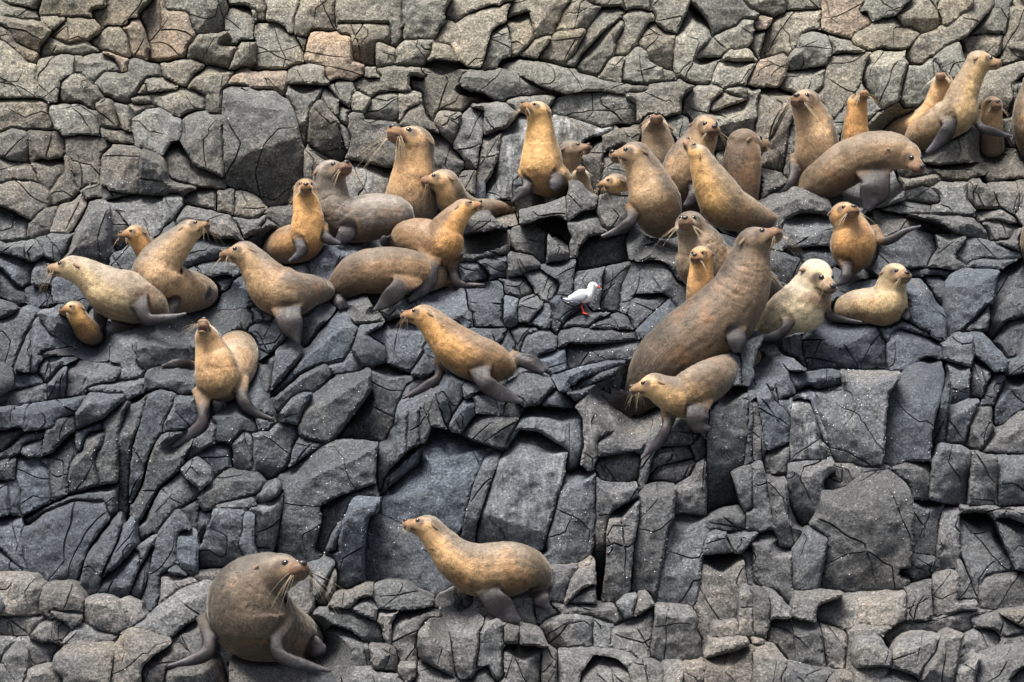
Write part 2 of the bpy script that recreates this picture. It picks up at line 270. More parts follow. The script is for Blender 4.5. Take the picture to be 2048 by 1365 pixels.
 dict(base=375, fur=DUN, cat='seal', name='fur_seal', label='dun seal sitting tall with squinting face, left of the slim upright seal', yo=.05,
  spine=[(1645,362,.2,32),(1637,322,.05,45),(1634,286,0,44),(1628,250,0,39)], head=(1612,208,-.03,31,-24,12),
  flip=[[(1598,315,0,16,.06),(1586,358,-.08,9,.05),(1572,378,-.1,6,.05),(1547,391,-.1,3,.04)]]),
 dict(base=310, fur=GOLD, cat='seal', name='fur_seal', label='slim golden seal upright behind the bending one, nose up to the right', yo=.25,
  spine=[(1713,320,.1,36),(1712,275,.03,29),(1712,246,0,24)], head=(1714,208,-.02,21,24,40), flip=[]),
 dict(base=390, fur=((0.205,0.145,0.09),(0.27,0.18,0.105)), cat='seal', name='fur_seal', label='big brown seal with arched back bending its head down to the right', yo=-.1,
  spine=[(1594,398,.25,10),(1616,380,.2,30),(1656,352,.1,43),(1706,322,.03,46),(1754,308,-.04,46),(1788,304,-.08,39)], head=(1812,311,-.1,30,36,-28),
  flip=[[(1742,325,-.14,32,.08),(1752,368,-.25,24,.05),(1742,398,-.28,18,.04),(1733,422,-.28,9,.03)]]),
 dict(base=285, fur=TAN, cat='seal', name='fur_seal', label='seal peeking up from behind the topmost seal, only its raised face and side showing', yo=.3,
  spine=[(1762,280,.2,10),(1798,264,.2,24),(1840,248,.1,28),(1868,216,.03,24)], head=(1886,166,-.02,21,-14,28), flip=[]),
 dict(base=270, fur=((0.33,0.235,0.14),(0.46,0.31,0.155)), cat='seal', name='fur_seal', label='topmost tan seal standing proud in profile, looking right', yo=-.1,
  spine=[(1812,290,.22,10),(1836,274,.16,30),(1878,250,.05,36),(1914,226,0,40),(1926,190,0,32),(1941,155,0,26)], head=(1958,124,0,24,80,0),
  flip=[[(1890,212,-.1,20,.06),(1898,252,-.18,12,.05),(1885,276,-.2,10,.04),(1852,308,-.2,5,.03)],[(1950,225,0,12,.06),(1962,254,-.05,8,.05),(1995,266,-.06,6,.06),(2025,273,-.06,2,.04)]]),
 dict(base=268, fur=TAN, cat='seal pup', name='seal_pup', label='pale-faced pup looking at the viewer right of the topmost seal', yo=.12,
  spine=[(1985,300,.12,24),(1984,258,.03,22),(1984,238,0,21)], head=(1984,214,-.02,22,8,8), flip=[]),
 dict(base=275, fur=TAN, cat='seal', name='fur_seal', label='seal cut off by the right edge near the top, only its flank in view', yo=.1,
  spine=[(2072,300,.1,34),(2064,255,0,39),(2062,215,0,35),(2066,188,0,28)], head=(2072,165,-.02,24,60,5), flip=[]),
 dict(base=520, fur=TAN, cat='seal', name='fur_seal', label='seal cut off by the right edge at mid height, a sliver of fur in view', yo=.0,
  spine=[(2082,530,.1,30),(2074,490,0,34),(2072,458,0,27)], head=(2078,430,-.02,22,50,5), flip=[]),
]
def crom(P, n):
    P = np.asarray(P, float); P = np.vstack([2 * P[0] - P[1], P, 2 * P[-1] - P[-2]]); out = []
    for i in range(1, len(P) - 2):
        for t in np.linspace(0, 1, n, endpoint=False):
            a, b, c, d = P[i - 1], P[i], P[i + 1], P[i + 2]
            out.append(0.5 * ((2 * b) + (c - a) * t + (2 * a - 5 * b + 4 * c - d) * t * t + (3 * b - a - 3 * c + d) * t ** 3))
    out.append(P[-2]); return np.array(out)
for s in SEALS:
    s['Y'] = prof(s['base']) + s.get('yo', 0.0)
    hd = s['head']; rs = []
    for (px, py, dy, r) in s['spine'] + [(hd[0], hd[1], hd[2], hd[3])]:
        p = at(px, py, s['Y'] + dy); rs.append((p.x, p.y, p.z, r * S(p.y)))
    q = crom(rs, 6); q[:, 3] = np.maximum(q[:, 3], 0.02); s['sp'] = q
CARVE = [s['sp'] for s in SEALS]
for s in SEALS:
    for fl in s['flip']:
        CARVE.append(crom([(*at(a, b, s['Y'] + d), max(w * S(s['Y']), .03)) for a, b, d, w, wd in fl], 5))
CARVE = np.vstack(CARVE)
# ---------------------------------------------------------------- outlines of the single rocks (per photo tile: origin x, y and scale)
TILES = dict(T1=(0,0,3.412),T2=(500,0,3.412),T3=(1000,0,3.412),T4=(1500,0,3.19),M1=(0,360,3.412),M2=(500,400,3.412),M3=(1000,380,3.412),M4=(1500,380,3.19),
 L1=(0,660,3.412),L2=(500,660,3.412),L3=(1000,660,3.412),L4=(1500,640,3.19),B1=(0,965,3.412),B2=(500,965,3.412),B3=(1000,965,3.412),B4=(1500,937,3.19),F=(0,0,1.0))
ROCKS = dict(
T1="""0,20 150,45 250,80 255,125 130,120 0,70|250,85 300,15 440,0 590,0 625,60 630,125 440,110 270,105|620,70 760,60 870,130 860,170 740,170 690,190 640,120|770,60 880,55 935,100 930,125 870,130|0,130 250,150 335,200 250,355 100,290 60,200 0,160|0,165 50,190 100,290 250,360 250,430 180,420 0,240|270,105 350,100 440,120 440,150 370,210 330,190|330,240 440,145 500,145 555,230 550,290 470,295 360,260|450,120 640,130 685,180 670,230 600,255 555,230 500,150|260,300 340,250 360,265 470,300 550,290 660,350 560,380 440,350 265,385|630,270 730,175 810,180 870,250 890,390 830,390 700,340 640,300|830,180 930,160 980,240 1005,400 950,390 890,370 870,240|870,130 930,125 980,180 1000,290 1020,340 1000,330 970,230 930,160|940,70 1020,15 1100,40 1130,75 1270,60 1310,200 1320,290 1220,280 1090,230 1080,260 1020,320 960,160|1140,50 1180,0 1420,0 1480,130 1485,210 1400,215 1320,195 1290,90|1430,0 1530,0 1530,120 1525,195 1490,200 1480,100|1540,100 1600,30 1680,35 1740,90 1740,150 1640,160 1580,200 1535,190|1545,0 1747,0 1747,70 1660,25 1600,25|640,0 720,0 700,40 640,60 610,60|720,0 1000,0 960,60 930,100 880,55 770,60|0,0 240,0 240,60 150,40 0,15|0,290 90,340 150,420 170,500 150,600 120,660 0,650|170,420 240,440 245,640 130,655 160,560|250,400 390,360 470,370 490,420 480,500 380,560 250,590 245,480|490,390 550,360 570,450 640,560 620,580 540,500 490,490|560,370 640,355 770,390 830,480 700,490 650,560 570,430|700,350 790,370 870,400 855,470 830,480 780,390|870,400 930,390 1000,430 1090,460 1095,520 990,530 970,490 870,460|650,560 720,485 850,510 985,535 930,650 900,660 800,620 700,590|1010,350 1080,290 1140,310 1135,400 1010,400|1140,310 1200,265 1260,290 1270,390 1140,410|1265,390 1310,330 1390,340 1480,430 1400,440 1350,400|1300,330 1320,280 1400,240 1560,220 1440,350 1390,335|1470,300 1600,190 1650,150 1747,150 1747,270 1640,270 1615,310|1440,360 1480,310 1615,315 1560,465 1490,440|1640,280 1747,275 1747,420 1560,470 1610,330|1170,420 1250,400 1400,430 1380,470 1330,490 1230,480|1100,450 1170,430 1240,490 1310,510 1280,575 1200,570 1110,520|1320,520 1410,440 1520,460 1580,490 1560,545 1500,530 1420,495 1340,600 1290,590|1350,610 1400,500 1490,500 1535,560 1500,600 1420,650|1000,540 1100,530 1195,580 1200,605 1050,625 1010,620|1020,640 1200,610 1310,620 1340,740 1170,780 1120,680|1310,610 1390,650 1400,740 1345,745|940,640 970,580 1000,600 1000,640|900,690 930,645 1000,645 1030,700 960,705|1030,650 1090,650 1170,760 1120,740 1040,700|420,560 460,510 560,505 640,590 600,640 500,600 430,600|590,640 640,600 690,650 660,690 600,680|670,610 710,570 770,580 800,640 780,680 690,640|250,640 340,580 400,580 400,680 340,700 300,650|410,600 500,610 590,650 640,700 640,740 560,700 450,700 400,680|780,640 830,640 890,690 860,710 790,690|0,690 60,690 95,780 105,870 0,890|70,690 330,700 320,790 370,880 110,880 90,760|330,720 400,720 410,900 380,890|390,730 450,705 490,800 490,925 420,920 385,860|460,710 540,695 580,750 595,920 500,925 480,790|590,750 650,750 670,850 680,930 600,925|650,700 690,670 750,670 790,760 830,880 740,880 670,850|780,700 870,720 880,830 900,900 840,880 800,780|880,710 1060,720 1000,740 900,790 880,770|680,870 830,890 910,910 920,970 770,970 690,930|895,830 990,740 1080,740 1180,800 1230,890 1210,940 1150,980 1110,1060 1000,1030 930,980 890,880|1240,900 1260,800 1330,755 1400,745 1410,830 1330,870 1250,950|0,930 60,880 120,880 180,920 195,1000 185,1105 80,1090 0,1010|195,890 270,890 295,930 280,1060 220,1100 195,1080|300,900 405,890 430,980 425,1075 330,1090 290,1070|230,1110 330,1085 430,1085 430,1160 260,1140|0,1110 170,1115 250,1180 265,1250 100,1230 0,1240|250,1150 380,1170 440,1180 370,1260 330,1300 280,1240|390,1190 450,1175 490,1250 490,1390 470,1400 330,1400 350,1290|430,1055 460,1080 490,1180 500,1240 470,1200 440,1150|455,950 520,930 660,930 750,985 680,1060 680,1270 600,1260 510,1240 470,1080|690,1060 760,985 860,1000 950,1020 945,1320 840,1310 690,1265|965,1010 1040,1020 1110,1100 1135,1210 960,1190|960,1200 1130,1215 1170,1250 1320,1280 1240,1320 1080,1330 960,1320|1110,1090 1170,960 1220,970 1250,1020 1320,1130 1530,1220 1530,1280 1350,1270 1140,1200|1230,950 1300,860 1410,780 1505,780 1520,960 1530,1210 1330,1130 1260,1020|1405,680 1510,620 1505,770 1410,775|1560,545 1640,460 1747,480 1747,555 1600,570|600,1270 660,1250 740,1280 720,1310 590,1310|590,1315 870,1330 700,1365 600,1350""",
F="""444,179 470,172 544,181 572,200 594,249 607,311 605,355 588,376 529,391 451,368 447,290|1004,260 1030,252 1050,250 1055,330 1045,390 963,398 985,345 998,310""",
T2="""0,0 90,0 120,60 100,80 0,60|0,60 40,70 45,145 0,150|40,75 100,80 110,140 45,145|115,100 150,75 240,90 305,120 300,230 250,215 240,180 170,145 120,140|110,0 330,0 320,90 300,115 220,80 130,70|310,110 350,0 410,0 440,190 400,200 385,250 300,240|420,0 560,0 565,190 520,210 445,190|590,0 945,0 945,155 600,160|610,165 945,165 950,300 850,280 700,240 615,230|950,0 1040,0 1035,150 1020,190 960,200|1040,0 1325,0 1315,160 1110,160 1040,150|1110,165 1290,165 1260,255 1060,260 1050,220|960,210 1030,190 1040,250 1000,310 960,300|0,150 170,150 260,200 255,220 100,235 40,270 0,270|50,270 120,235 300,230 350,310 360,400 240,375 0,415 0,290|300,245 390,255 370,350 355,330|385,260 430,205 520,205 600,230 685,245 690,410 560,400 470,425 375,420 370,340|690,250 750,240 830,275 770,330 750,420 690,410|755,370 790,285 855,280 855,450 750,430|860,290 910,280 990,340 995,430 930,450 860,445|1000,440 1000,340 1060,280 1255,265 1230,380 1150,420 1050,440|0,420 240,375 340,395 375,430 300,440 250,470 100,470 0,480|250,560 260,460 300,440 390,560 330,570|310,450 390,430 490,470 530,560 400,565|500,520 550,440 600,420 780,435 775,480 740,520 640,520 540,545|790,460 860,460 850,490 880,530 800,520|850,470 950,445 1100,470 1190,500 1150,510 1000,485 900,520|900,530 960,490 1080,505 1090,560 1060,575 950,550|1090,510 1250,540 1400,600 1560,650 1650,680 1500,690 1370,640 1240,640 1090,580|1180,490 1260,400 1400,420 1480,470 1420,580 1300,540|1225,400 1250,290 1360,320 1410,410 1300,400|1260,280 1340,140 1385,135 1380,290|1380,300 1390,180 1500,90 1650,30 1700,60 1640,200 1580,260 1540,400 1480,450 1410,400|1330,100 1350,60 1460,0 1747,0 1690,30 1500,80 1390,140|1500,460 1580,250 1625,240 1600,400 1560,470|1590,480 1640,300 1690,180 1747,160 1747,400 1680,440|1640,200 1747,20 1747,150 1690,170|1430,560 1440,500 1500,480 1580,480 1640,490 1600,600 1500,620|1590,610 1650,500 1747,460 1747,680 1650,670|0,490 90,480 110,560 140,595 30,600 0,590|90,480 240,485 250,590 220,640 150,590 110,550|255,570 330,575 480,600 490,640 410,700 400,800 370,1000 330,900 310,740 255,660|480,620 530,600 600,680 600,780 590,800 510,720|540,595 600,550 680,590 710,620 685,730 620,690|605,700 680,740 670,860 600,800|690,640 740,625 820,670 780,775 690,740|720,600 740,540 860,530 1050,570 1090,600 1080,625 900,620 820,665|780,800 860,640 1010,630 1010,830 880,810|1020,640 1150,640 1170,690 1030,830|1040,710 1170,700 1200,790 1280,900 1150,860 1030,840|1170,660 1230,655 1330,690 1290,750 1250,840 1190,770|1300,740 1350,680 1440,670 1500,710 1440,760|1255,830 1290,760 1435,770 1400,960 1380,970 1300,890|410,760 490,690 580,800 640,980 640,1040 550,1080 400,980|670,770 770,780 750,830 720,920 670,880|600,860 660,880 650,1000|740,930 760,830 1000,835 1000,1050 970,1100 850,1030|680,1060 730,940 850,1040 970,1110 940,1150 700,1090|1200,900 1280,920 1380,1000 1350,1060 1330,1150 1250,1150|1380,990 1450,780 1500,720 1600,750 1580,850 1600,870 1580,1000 1480,1020 1460,1100 1400,1020|1610,760 1700,770 1747,800 1747,870 1610,920 1590,900|1500,710 1747,700 1747,770 1640,760|1590,920 1720,880 1690,1100 1650,1200 1560,1290 1545,1200 1580,1050|1480,1020 1560,1015 1545,1150 1470,1140|1350,1070 1400,1030 1460,1110 1430,1190 1340,1150|1440,1170 1540,1165 1520,1290 1420,1250|670,1110 760,1095 850,1120 950,1150 910,1310 700,1310 660,1200|390,980 540,1090 460,1140 430,1230 370,1215 370,1060""",
T3="""0,390 180,390 260,430 360,500 540,570 720,625 450,640 280,580 100,480 0,450|0,460 110,490 270,580 440,650 300,640 60,660 0,690|250,420 340,440 520,500 730,600 620,600 480,560|480,500 700,550 1000,590 960,620 740,625|40,690 150,650 370,650 330,740 290,760 200,690|340,740 420,660 560,625 740,640 780,780 800,840 700,870 520,800 350,770|740,650 840,680 930,700 930,840 850,850 800,800|880,640 1100,640 1240,690 1230,780 1100,800 940,830 930,700|370,780 500,810 700,880 840,850 960,850 700,910 560,960 500,900|400,950 410,900 460,810 495,830 500,950|580,960 640,930 700,940 680,1100 700,1200 640,1260 600,1100|700,930 780,860 960,845 940,980 800,1000 720,1030|730,1040 850,990 860,1180 700,1250 690,1200|1110,830 1200,780 1300,780 1300,880 1200,980 1170,900|1020,570 1260,550 1330,580 1250,670 1190,670 1040,630|1250,640 1340,590 1480,560 1520,610 1430,720 1410,770 1340,800 1310,850 1250,780|1440,690 1540,640 1660,680 1640,700 1460,760|1530,600 1630,575 1700,640 1680,680|1440,770 1600,710 1747,680 1747,880 1650,870 1530,830|60,110 90,60 190,0 320,0 200,70|200,70 330,0 440,0 400,130 350,170 230,190|50,180 80,110 195,75 235,250 200,330 80,390 70,290|0,200 45,180 75,290 70,390 0,380|140,370 200,290 320,240 340,260 250,380 190,385|240,190 350,175 370,200 330,235 240,260|280,380 400,215 560,190 590,220 490,390 440,430|380,200 480,100 640,30 690,40 600,180 440,210|450,420 500,380 680,60 830,20 850,80 720,200 560,370 480,440|640,0 1010,0 1020,70 950,50 850,60 690,40|550,480 560,380 720,210 840,130 850,170 790,280 760,400 690,510|430,70 500,30 560,40 480,110 420,140|840,130 900,60 970,60 870,170|790,290 860,160 990,70 1060,100 1050,140 960,150 860,260|790,360 850,260 980,150 1020,140 940,310 870,370|940,290 1030,145 1115,205 1060,310 1020,380 1000,340|1020,400 1060,300 1140,215 1190,240 1180,470 1080,440|840,430 900,340 930,310 1000,350 1010,410 920,480 880,560 820,550|680,520 750,400 850,385 830,480 820,560 720,540|890,570 950,450 1030,425 1110,470 1120,550 1000,575|1110,470 1190,500 1200,545 1130,555|1050,0 1260,0 1270,60 1190,120 1110,190 1060,120|1120,200 1250,60 1275,70 1200,220 1140,210|1190,460 1210,250 1260,130 1320,40 1370,80 1430,190 1440,260 1300,440 1200,520|1330,30 1400,0 1560,0 1650,40 1747,60 1747,130 1660,130 1560,200 1450,240 1420,130|1330,390 1340,340 1460,260 1540,210 1640,190 1600,280 1500,390 1400,380|1590,310 1660,130 1747,130 1747,290 1600,340|1520,390 1590,340 1747,330 1747,410 1600,420|1260,540 1290,460 1390,395 1400,450 1340,570 1280,565|1350,560 1410,400 1510,400 1460,500 1440,580|1450,570 1490,430 1600,420 1720,420 1740,440 1670,570 1520,600|1680,560 1747,450 1747,590""",
T4="""0,0 230,0 225,90 150,110 100,60 0,70|240,0 400,0 440,50 270,65 240,60|160,110 200,75 450,65 450,190 380,185 330,210 225,330 60,360 100,210|460,90 500,0 720,0 700,100 640,220 600,250 500,200 450,180|630,240 660,130 740,40 780,60 770,150 680,200|700,60 760,10 880,20 870,110 780,130|670,270 680,210 740,190 750,220 710,290|710,300 760,180 860,110 870,150 820,200 800,280 760,310|810,260 830,160 900,115 960,130 970,170 890,260 830,275|890,300 890,240 960,180 1080,190 1050,260 990,310|880,0 1000,0 960,60 890,110|950,120 1000,40 1120,0 1200,0 1180,70 1070,110 980,170|1060,180 1100,110 1210,70 1225,130 1180,190 1100,200|1200,80 1220,20 1320,0 1400,30 1300,110 1230,150|1000,340 1060,270 1220,170 1230,210 1200,260 1080,320 1010,360|1140,360 1250,260 1290,170 1500,20 1550,0 1560,40 1420,200 1300,270 1200,330|1400,220 1560,60 1640,30 1660,80 1620,210 1560,210|1600,370 1680,60 1748,50 1748,380 1620,400|1360,250 1550,215 1610,210 1600,340 1480,330 1380,350|1250,430 1270,290 1350,260 1360,360 1300,440|1190,400 1210,330 1270,290 1260,420 1230,430|1060,400 1060,290 1140,285 1160,320 1100,420|990,690 1040,440 1150,380 1220,410 1190,470 1080,680|720,500 750,400 830,340 1000,320 980,400 940,520 900,640 850,690 760,580|480,540 500,380 580,340 760,330 740,400 710,520 720,540 600,690 540,760 440,600|530,340 560,300 640,295 740,330 690,350 620,350|320,300 340,220 420,185 500,230 520,310 490,400 400,430 320,430|505,230 600,240 650,285 560,290 530,310|220,340 260,240 330,210 310,290 270,320|260,440 280,300 320,290 320,430|200,560 260,450 480,425 470,540 440,570 380,570 290,575|0,470 80,390 220,340 215,480 180,560 40,540|0,130 60,120 150,110 130,170 60,200 0,180|0,200 100,190 90,260 50,370 0,370|60,620 110,560 200,560 270,610 250,660 150,850 60,990 50,800|0,560 60,570 50,760 0,850|60,1010 150,850 255,660 270,780 220,1050 200,1090 50,1060|225,1100 250,800 290,760 300,1000 280,1090|50,1060 200,1100 210,1200 60,1250 40,1150|540,770 720,530 760,600 830,690 760,750 560,830|1470,520 1600,460 1748,390 1748,440 1640,530 1480,620|1540,600 1680,520 1690,620 1640,700 1560,640|1690,560 1748,500 1748,700 1640,850 1650,700|750,790 830,720 1000,680 1130,690 1100,720 860,780 850,810|790,830 840,800 1080,750 1000,770 870,820 820,840|1190,960 1310,860 1480,870 1540,930 1520,1020 1200,1050 1120,1030|1480,870 1640,900 1660,950 1540,1070 1530,940|1540,1060 1670,940 1748,960 1748,1130 1580,1140 1500,1160|1110,1040 1200,1060 1520,1030 1480,1150 1300,1160 1190,1110 1010,1130|1640,890 1748,870 1748,950 1660,930|1000,1150 1190,1110 1200,1170 1100,1180 1010,1200|1180,1190 1250,1165 1400,1160 1390,1290 1290,1290 1210,1220|1010,1220 1100,1190 1200,1240 1190,1290 1010,1290|1400,1150 1430,1095 1480,1110 1540,1180 1600,1330 1540,1350 1440,1320 1390,1250|1550,1170 1740,1150 1710,1330 1600,1310|1730,1130 1748,1130 1748,1365 1715,1340|860,1180 900,1130 960,1180 980,1280 860,1290 840,1230|580,1260 690,1190 720,1290 690,1330 580,1310""",
M1="""0,50 60,10 220,10 300,70 315,150 240,240 200,270 80,200 20,120|20,220 90,210 195,280 180,400 20,420|200,290 340,250 350,300 300,370 190,380|250,240 380,180 370,250 260,260|380,260 395,150 450,125 560,130 575,180 480,360 370,350|440,510 500,370 580,190 620,110 690,110 730,220 735,400 720,550 590,530|265,400 500,360 430,500 320,520 280,440|730,150 850,105 1100,110 1110,260 1080,370 1040,390 880,300 800,200 740,200|750,230 790,205 880,300 820,460 770,440|1110,140 1140,70 1220,80 1235,160 1190,250 1120,300|1240,150 1260,70 1450,55 1475,120 1470,200 1380,190|1480,80 1590,70 1600,220 1580,240 1480,200|1600,80 1680,75 1740,130 1740,250 1600,240|1200,230 1260,170 1440,200 1500,250 1640,410 1500,400 1430,310 1330,290 1190,310|1500,230 1560,230 1640,340 1640,410 1560,330|1570,250 1747,290 1747,400 1650,360|1070,390 1170,290 1190,320 1140,370|0,450 160,420 240,430 290,500 200,540 130,530 0,490|0,510 150,540 210,590 200,710 120,720 40,620 0,590|220,640 290,540 320,560 340,720 230,720|0,610 50,660 120,730 180,830 60,880 0,800|0,820 50,810 110,870 60,930 0,950|190,730 340,725 350,860 240,870 190,830|370,700 470,690 600,800 560,820 440,830 380,800|780,540 860,470 930,550 880,610 800,600|1250,570 1400,430 1580,400 1620,440 1480,540 1360,560 1290,600|1290,600 1500,555 1560,620 1460,650 1380,680|1400,690 1540,660 1550,740 1460,780|1480,780 1600,720 1747,740 1747,870 1520,870 1430,850|1500,900 1747,880 1747,980 1640,1040 1520,980|0,960 90,920 170,860 250,900 210,990 180,1050 100,1280 0,1290|100,1290 160,1050 210,1000 205,1310|220,950 260,940 340,1060 430,1130 280,1170 250,1300 215,1310|250,900 410,870 430,960 470,1010 420,1070 330,1030 270,950|400,1080 490,1030 510,1060 490,1130 430,1110|255,1200 290,1160 470,1150 470,1200 380,1190|505,1090 700,1045 725,1100 730,1240 600,1235 505,1180|730,1060 850,1010 900,1030 940,1280 830,1260 735,1240|950,1010 1160,985 1250,1080 1330,1170 1320,1230 1010,1280 960,1240|1160,980 1300,905 1430,930 1530,990 1400,1000 1330,1060 1330,1160 1260,1080""",
M2="""0,140 80,150 70,210 0,220|70,170 160,150 200,190 120,240 60,230|150,130 280,120 280,160 200,190|0,230 120,250 100,290 0,270|260,430 340,390 400,470 410,540 330,530 280,480|380,420 520,340 680,300 600,420 540,550 420,540 400,470|600,450 690,290 760,255 850,260 900,300 760,340 650,400|950,240 1000,180 1240,90 1390,40 1330,100 1200,130 1060,170 990,290|1440,400 1540,240 1680,190 1747,240 1747,370 1500,420|1500,170 1620,145 1747,170 1600,210|1555,410 1690,375 1747,390 1747,520 1640,530|1420,470 1480,430 1580,440 1670,520 1480,530 1420,520|1270,590 1390,570 1470,610 1490,740 1500,860 1440,830 1330,760 1170,680|1470,600 1530,600 1530,740 1490,750|1540,600 1747,540 1747,870 1550,870 1540,720|0,740 60,740 110,810 0,860|0,860 150,820 240,840 270,920 200,1000 110,1050 0,990|350,980 390,730 540,690 570,770 480,880 400,990|680,680 760,650 850,760 920,830 830,840 720,850 650,760|810,620 920,610 960,660 870,740 840,700|900,750 1000,700 1080,700 1040,760 1020,800 930,830|130,1320 350,1080 480,880 600,760 650,760 740,860 720,960 690,1010 640,1100 470,1120 300,1250 180,1340|740,860 900,840 790,920 930,1010 930,1090 770,1140 700,1020|800,920 1000,800 1050,850 1190,960 1170,1080 1090,1170 1000,1130 930,1090 920,1000|160,1080 180,1000 250,930 290,940 350,1060 240,1190 150,1300|40,1110 170,1040 150,1280 130,1330 60,1250|0,990 120,1050 60,1100 0,1090|1190,1000 1230,990 1280,1100 1260,1170 1200,1060|1100,1190 1190,1050 1270,1160 1210,1210|1510,890 1747,880 1747,970 1600,960|540,1150 640,1110 690,1030 770,1150 740,1190 600,1200""",
M3="""0,80 70,90 120,160 115,220 0,230|85,110 180,60 330,10 440,10 450,30 290,90 130,130 120,200|125,130 290,90 450,30 455,200 400,180 300,190 140,220|455,40 500,10 590,40 650,130 560,150 480,200 455,200|480,210 570,140 640,130 690,270 600,290 500,310|660,130 800,40 860,110 800,210 700,240|240,220 330,180 420,185 450,240 400,270 300,240|75,300 120,250 250,240 320,320 310,480 230,480 80,420|0,260 60,270 65,430 0,440|320,320 400,300 470,380 465,480 320,490|310,250 440,270 490,320 470,370 400,300|480,350 530,310 590,330 540,390 530,450 480,460|515,560 540,400 600,335 850,325 880,480 720,510|870,340 1060,330 1080,360 960,390 910,470 880,470|920,440 960,370 1100,355 1190,390 1220,600 1150,490 930,480|60,420 240,425 265,530 110,590 55,590|0,450 50,455 50,600 0,600|270,530 380,490 520,480 500,560 430,580 420,640 300,540|160,560 270,540 400,620 400,650 310,740 280,740 220,650|0,610 170,590 220,680 130,740 60,720 0,700|115,800 140,735 250,730 290,790 200,890 130,880|0,700 130,740 110,850 90,940 0,930|200,910 300,790 370,820 330,930 290,950|420,700 430,580 500,565 500,680 440,710|500,600 530,550 720,525 700,620 680,830 640,830 640,680 510,700|690,830 700,560 740,520 880,485 900,510 830,650 810,830|815,830 835,650 920,490 1110,480 1160,540 1215,650 1210,780 1130,710 910,700 870,840|360,950 370,780 420,740 510,770 520,820 430,920 380,990|890,760 930,705 1120,710 1160,750 1040,850 930,960 880,850|930,960 1060,830 1170,735 1210,860 1100,960 1000,1030 950,1020|420,940 470,870 560,830 770,835 600,940|610,940 660,880 800,830 870,860 910,960|395,1070 420,960 500,940 910,965 935,1020 700,1050 450,1050|450,1120 470,1050 700,1060 985,1030 900,1160 740,1160 480,1220 460,1200|145,1110 170,1000 300,960 380,1000 385,1080 280,1110|105,1090 140,950 240,930 290,950 180,990 140,1110|0,960 60,960 100,1050 90,1100 0,1060|70,960 160,920 170,940 110,1040|290,1140 440,1080 460,1220 390,1240 340,1220|390,1280 500,1220 750,1165 890,1170 730,1230 560,1260 420,1310|420,1340 470,1260 510,1270 500,1365 430,1365|480,1365 700,1250 890,1180 860,1260 640,1340 560,1365""",
M4="""0,200 40,120 160,30 330,60 470,110 510,140 340,140 230,190 200,280 0,230|200,290 230,190 340,140 460,160 520,280 500,360 230,360|240,370 500,365 500,420 340,440 260,420|120,560 140,480 240,420 330,425 290,500 200,560|770,190 890,140 1010,155 1180,200 1320,290 1200,280 1000,260 880,300 800,250|1010,150 1190,160 1400,170 1520,260 1530,310 1350,280 1250,220 1150,180|880,130 960,80 1060,70 1150,110 1140,155 960,150|1160,110 1250,110 1340,160 1150,160|1350,130 1420,95 1430,160 1360,165|1440,150 1500,120 1600,120 1640,190 1480,200|1490,200 1600,190 1680,310 1540,330 1520,260|820,450 880,330 970,240 1070,230 1190,280 1210,370 1150,440 1130,490 1000,490 830,520|1190,280 1280,275 1380,300 1330,390 1220,480 1140,490 1210,370|1310,400 1390,310 1560,330 1748,410 1600,440 1480,430 1390,470|1390,480 1420,440 1560,430 1700,450 1600,490|1220,490 1280,420 1370,490 1300,510|1570,330 1748,320 1748,400 1640,350|1000,520 1100,495 1300,510 1280,560 1140,540 1010,540|1010,580 1120,570 1200,680 1260,830 1240,960 1100,880 1000,760|1120,550 1220,540 1250,600 1250,740 1200,720|1260,640 1300,560 1400,510 1580,520 1560,700 1450,800 1260,960|1540,790 1590,560 1660,480 1748,450 1748,600 1640,680 1570,760|1360,910 1480,760 1530,720 1520,830 1430,880|1380,905 1460,820 1510,820 1520,900 1440,900|1520,920 1560,790 1640,690 1748,640 1748,800 1640,830 1560,960|1560,970 1640,840 1748,820 1748,1000 1640,1060|550,690 640,620 780,580 790,600 700,650 580,700|530,640 540,600 700,540 780,560 640,610""",
